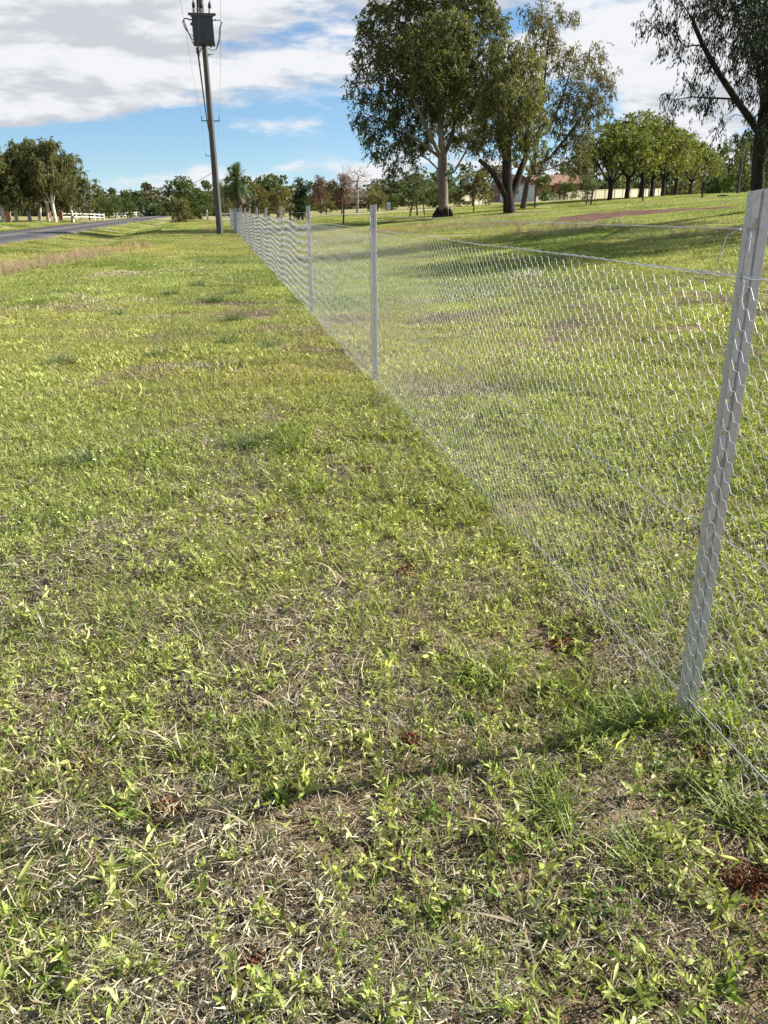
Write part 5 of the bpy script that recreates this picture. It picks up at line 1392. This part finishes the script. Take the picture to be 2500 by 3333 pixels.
# middle field
turf_m = [p_turf(s, .45, 1900, .050, .0050, YGRN + WEED[:2], .45) for s in (51, 52, 53)]
weed_m = [p_turf(s, .40, 700, .048, .0125, WEED, .1) for s in (54, 55, 56)]
turf_g = [p_turf(s, .45, 1400, .055, .0045, GRN + YGRN[1:2], .1) for s in (57, 58)]
dry_m = [p_turf(s, .45, 1100, .045, .0042, STRAW, .8) for s in (59, 60)]
cover('thatch_middle', 'dead straw between the grass in the middle ground', 'litter', 2.6, 4.6, 15, dry_m, M_litter, .8, 1.3, 111, lambda X, Y: .35 + .65 * sm(g_dry(X, Y), .4, .6), tilt=.03)
cover('turf_middle', 'mown yellow-green turf in the middle ground', 'grass', 4.6, 4.4, 16, turf_m, M_grass, .7, 1.25, 112, lambda X, Y: .42 + .58 * sm(g_green(X, Y), .34, .56), tilt=.03)
cover('weeds_middle', 'pale broad-leaved weeds in the middle ground', 'weeds', 6.5, 4.4, 17, weed_m, M_grass, .7, 1.2, 113, lambda X, Y: .10 + .90 * sm(fbm(X, Y, .9, 3, 45), .42, .62), tilt=.04)
cover('green_turf_middle', 'greener turf patches in the middle ground', 'grass', 2.0, 4.4, 17, turf_g, M_grass, .7, 1.25, 114, lambda X, Y: sm(fbm(X, Y, 1.6, 3, 49), .54, .70), tilt=.03)
# far field
turf_f = [p_turf(s, .8, 3200, .055, .012, YGRN + YGRN[:3] + STRAW[:1], .36) for s in (61, 62, 63)]
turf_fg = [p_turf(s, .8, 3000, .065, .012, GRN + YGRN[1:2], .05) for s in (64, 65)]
turf_fd = [p_turf(s, .8, 2600, .06, .011, STRAW[:3] + YGRN[:1], .4) for s in (66, 67)]
cover('turf_far', 'short yellow-green turf across the paddock and verge', 'grass', 1.1, 14, 46, turf_f, M_grass, .8, 1.3, 121, tilt=.01)
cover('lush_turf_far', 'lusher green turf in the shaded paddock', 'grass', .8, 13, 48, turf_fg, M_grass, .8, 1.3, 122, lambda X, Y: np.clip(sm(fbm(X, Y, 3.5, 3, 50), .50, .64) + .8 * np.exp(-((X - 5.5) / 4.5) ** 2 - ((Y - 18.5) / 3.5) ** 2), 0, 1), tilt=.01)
cover('dry_turf_far', 'drier straw-coloured turf patches', 'grass', .5, 13, 60, turf_fd, M_litter, .8, 1.3, 123, lambda X, Y: sm(fbm(X, Y, 4.0, 3, 51), .52, .66), tilt=.01)
cover('turf_distant', 'distant paddock turf', 'grass', .28, 42, 115, turf_f + turf_fg[:1], M_grass, 1.2, 1.8, 124, slope=.55, tilt=.003)
# bands of tall dry stalks
def px_pts(poly, n, seed):
    rg = np.random.default_rng(seed); poly = np.asarray(poly, float); out = []
    G = np.array([ground_at(*p) for p in poly])[:, :2]; lo = G.min(0); hi = G.max(0)
    while len(out) < n:
        q = rg.uniform(lo, hi, (2000, 2)); q = q[in_poly(q[:, 0], q[:, 1], G)]
        f = fbm(q[:, 0], q[:, 1], 1.5, 3, 61); q = q[rg.random(len(q)) < sm(f, .40, .62)]
        out += list(q)
    q = np.array(out[:n]); return np.stack([q[:, 0], q[:, 1], height(q[:, 0], q[:, 1])], -1)
dryst = [p_dry(s) for s in (71, 72, 73)]
for nm, lab, poly, n, sc in (('dry_stalks_right', 'tall pale dry grass stalks beyond the netting', [(1180, 745), (1500, 725), (1800, 722), (2100, 730), (2380, 745), (2380, 775), (2000, 790), (1600, 765), (1250, 770)], 900, .62),
                             ('dry_stalks_left', 'band of dry brownish grass on the left verge', [(-100, 860), (120, 838), (420, 800), (520, 806), (300, 850), (120, 885), (-100, 925)], 800, .62)):
    p = px_pts(poly, n, 7); rg = np.random.default_rng(3)
    scatter(nm, lab, 'grass', p, rg.uniform(.6, 1.2, n) * sc, tints(p, 9), dryst, M_litter, .15, 9)
# single tussocks one can pick out
tus = [p_long(s, n=150, h=.22, w=.0050, pal=BLUE, r=.10, spread=1.05) for s in (81, 82, 83)]
for t_ in tus: t_.materials.append(M_tuss)
for i, (px, py, sc, lab) in enumerate(((810, 1465, .95, 'grey-green grass tussock on the verge halfway between camera and power pole'), (890, 1450, .8, 'grey-green grass tussock just right of the largest verge tussock'), (265, 1515, .85, 'small dark-tipped grass tussock on the left of the verge'),
      (205, 1185, 1.0, 'low grass tussock far left on the verge'), (765, 1045, 1.35, 'bluish tussock nearest the camera in the verge tussock patch'), (700, 985, 1.3, 'bluish tussock on the left of the verge tussock patch'),
      (640, 935, 1.4, 'farthest bluish tussock of the verge patch'), (770, 960, 1.3, 'bluish tussock on the right of the verge patch'), (560, 960, 1.2, 'bluish tussock leftmost of the verge patch'), (880, 1135, 1.0, 'thin grass tussock close to the foot of the netting'),
      (380, 1030, 1.0, 'grass tussock in the left middle of the verge'), (1210, 1330, .8, 'dark green tussock below the second post'), (520, 1165, .9, 'short tussock in the middle of the verge'), (740, 1120, 1.0, 'sprawling tussock below the verge tussock patch'))):
    g = ground_at(px, py); o = obj('grass_tussock', tus[i % 3]); o.location = tuple(g); o.rotation_euler = (0, 0, i * 1.7); o.scale = (sc, sc, sc * (.8 if i > 0 else .9))
    tag(o, lab, 'tussock', 'grass tussocks on the verge')
g = ground_at(2120, 2330)
# lush clump at the foot of the near post
big = [p_long(s, n=110, h=.24, w=.0065, pal=GRN + YGRN[1:2], r=.10, spread=1.15) for s in (91, 92)]
for t_ in big: t_.materials.append(M_tuss)
for (px, py, sc, lab) in ((2060, 2330, .9, 'lush green grass clump left of the foot of the near post'), (1940, 2390, .8, 'green grass clump left of the lush one by the near post'), (1800, 2640, .8, 'green grass clump in the lower right foreground'),
                          (2080, 2800, .75, 'green grass clump low in the foreground below the near post'), (2400, 2660, .8, 'green grass clump against the netting at the right edge'), (1560, 2190, .85, 'green grass clump in the right middle of the foreground')):
    g = ground_at(px, py); o = obj('grass_clump', big[int(px) % 2]); o.location = tuple(g); o.scale = (sc * .8, sc * .8, sc * .55); o.rotation_euler = (0, 0, px)
    tag(o, lab, 'grass clump', 'lush grass clumps in the foreground')

# worked red soil showing through: crumbled clods
M_clod = mat_simple('red_clod', (0.165, 0.062, 0.034), 0.95, var=0.35, scale=30, bump=0.6, bscale=200, spec=0.1)
rg = np.random.default_rng(8); V = []; Q = []; b = 0
ico = np.array([(1, 0, 0), (-1, 0, 0), (0, 1, 0), (0, -1, 0), (0, 0, 1), (0, 0, -1)], float); icf = np.array([(0, 2, 4), (2, 1, 4), (1, 3, 4), (3, 0, 4), (2, 0, 5), (1, 2, 5), (3, 1, 5), (0, 3, 5)])
for h, r in zip(HOLES, HR):
    n = int(420 * (r / .06) ** 2)
    d = disc(rg, n, r * 1.25); d[:, 0] += h[0]; d[:, 1] += h[1]; s = rg.uniform(.0015, .0062, n) * rg.uniform(.5, 1.2, n)
    d[:, 2] = height(d[:, 0], d[:, 1]) + .004 + .012 * (1 - np.hypot(d[:, 0] - h[0], d[:, 1] - h[1]) / (r * 1.3)) * rg.random(n)
    # low crumbling mound under the crumbs
    nr, na_ = 6, 18; ra, aa = np.meshgrid(np.linspace(0, 1, nr), np.arange(na_) * 2 * np.pi / na_, indexing='ij')
    rr_ = ra * r * (1.0 + .55 * (fbm(np.cos(aa) * 2 + h[0] * 9, np.sin(aa) * 2 + h[1] * 9, 1.0, 2, 71) - .5))
    mx = h[0] + rr_ * np.cos(aa); my = h[1] + rr_ * np.sin(aa)
    mz = height(mx, my) + (.008 + .026 * (fbm(mx, my, .03, 3, 72) - .5)) * (1 - ra ** 2) - .006 * ra
    V.append(np.stack([mx, my, mz], -1).reshape(-1, 3)); tt = []
    for i_ in range(nr - 1):
        for j_ in range(na_):
            a_, b_ = i_ * na_ + j_, i_ * na_ + (j_ + 1) % na_; tt += [(a_, a_ + na_, b_), (b_, a_ + na_, b_ + na_)]
    Q.append(np.array(tt) + b); b += nr * na_
    d[:, 2] += .014 * np.clip(1 - (np.hypot(d[:, 0] - h[0], d[:, 1] - h[1]) / r) ** 2, 0, 1)
    for k in range(n):
        V.append(d[k] + ico * s[k] * rg.uniform(.6, 1.4, (6, 3))); Q.append(icf + b); b += 6
me = np_mesh('red_clods', np.concatenate(V), None, np.concatenate(Q)); me.materials.append(M_clod)
tag(obj('red_clods', me), 'crumbled red earth clods showing through the near grass', 'soil', kind='stuff')
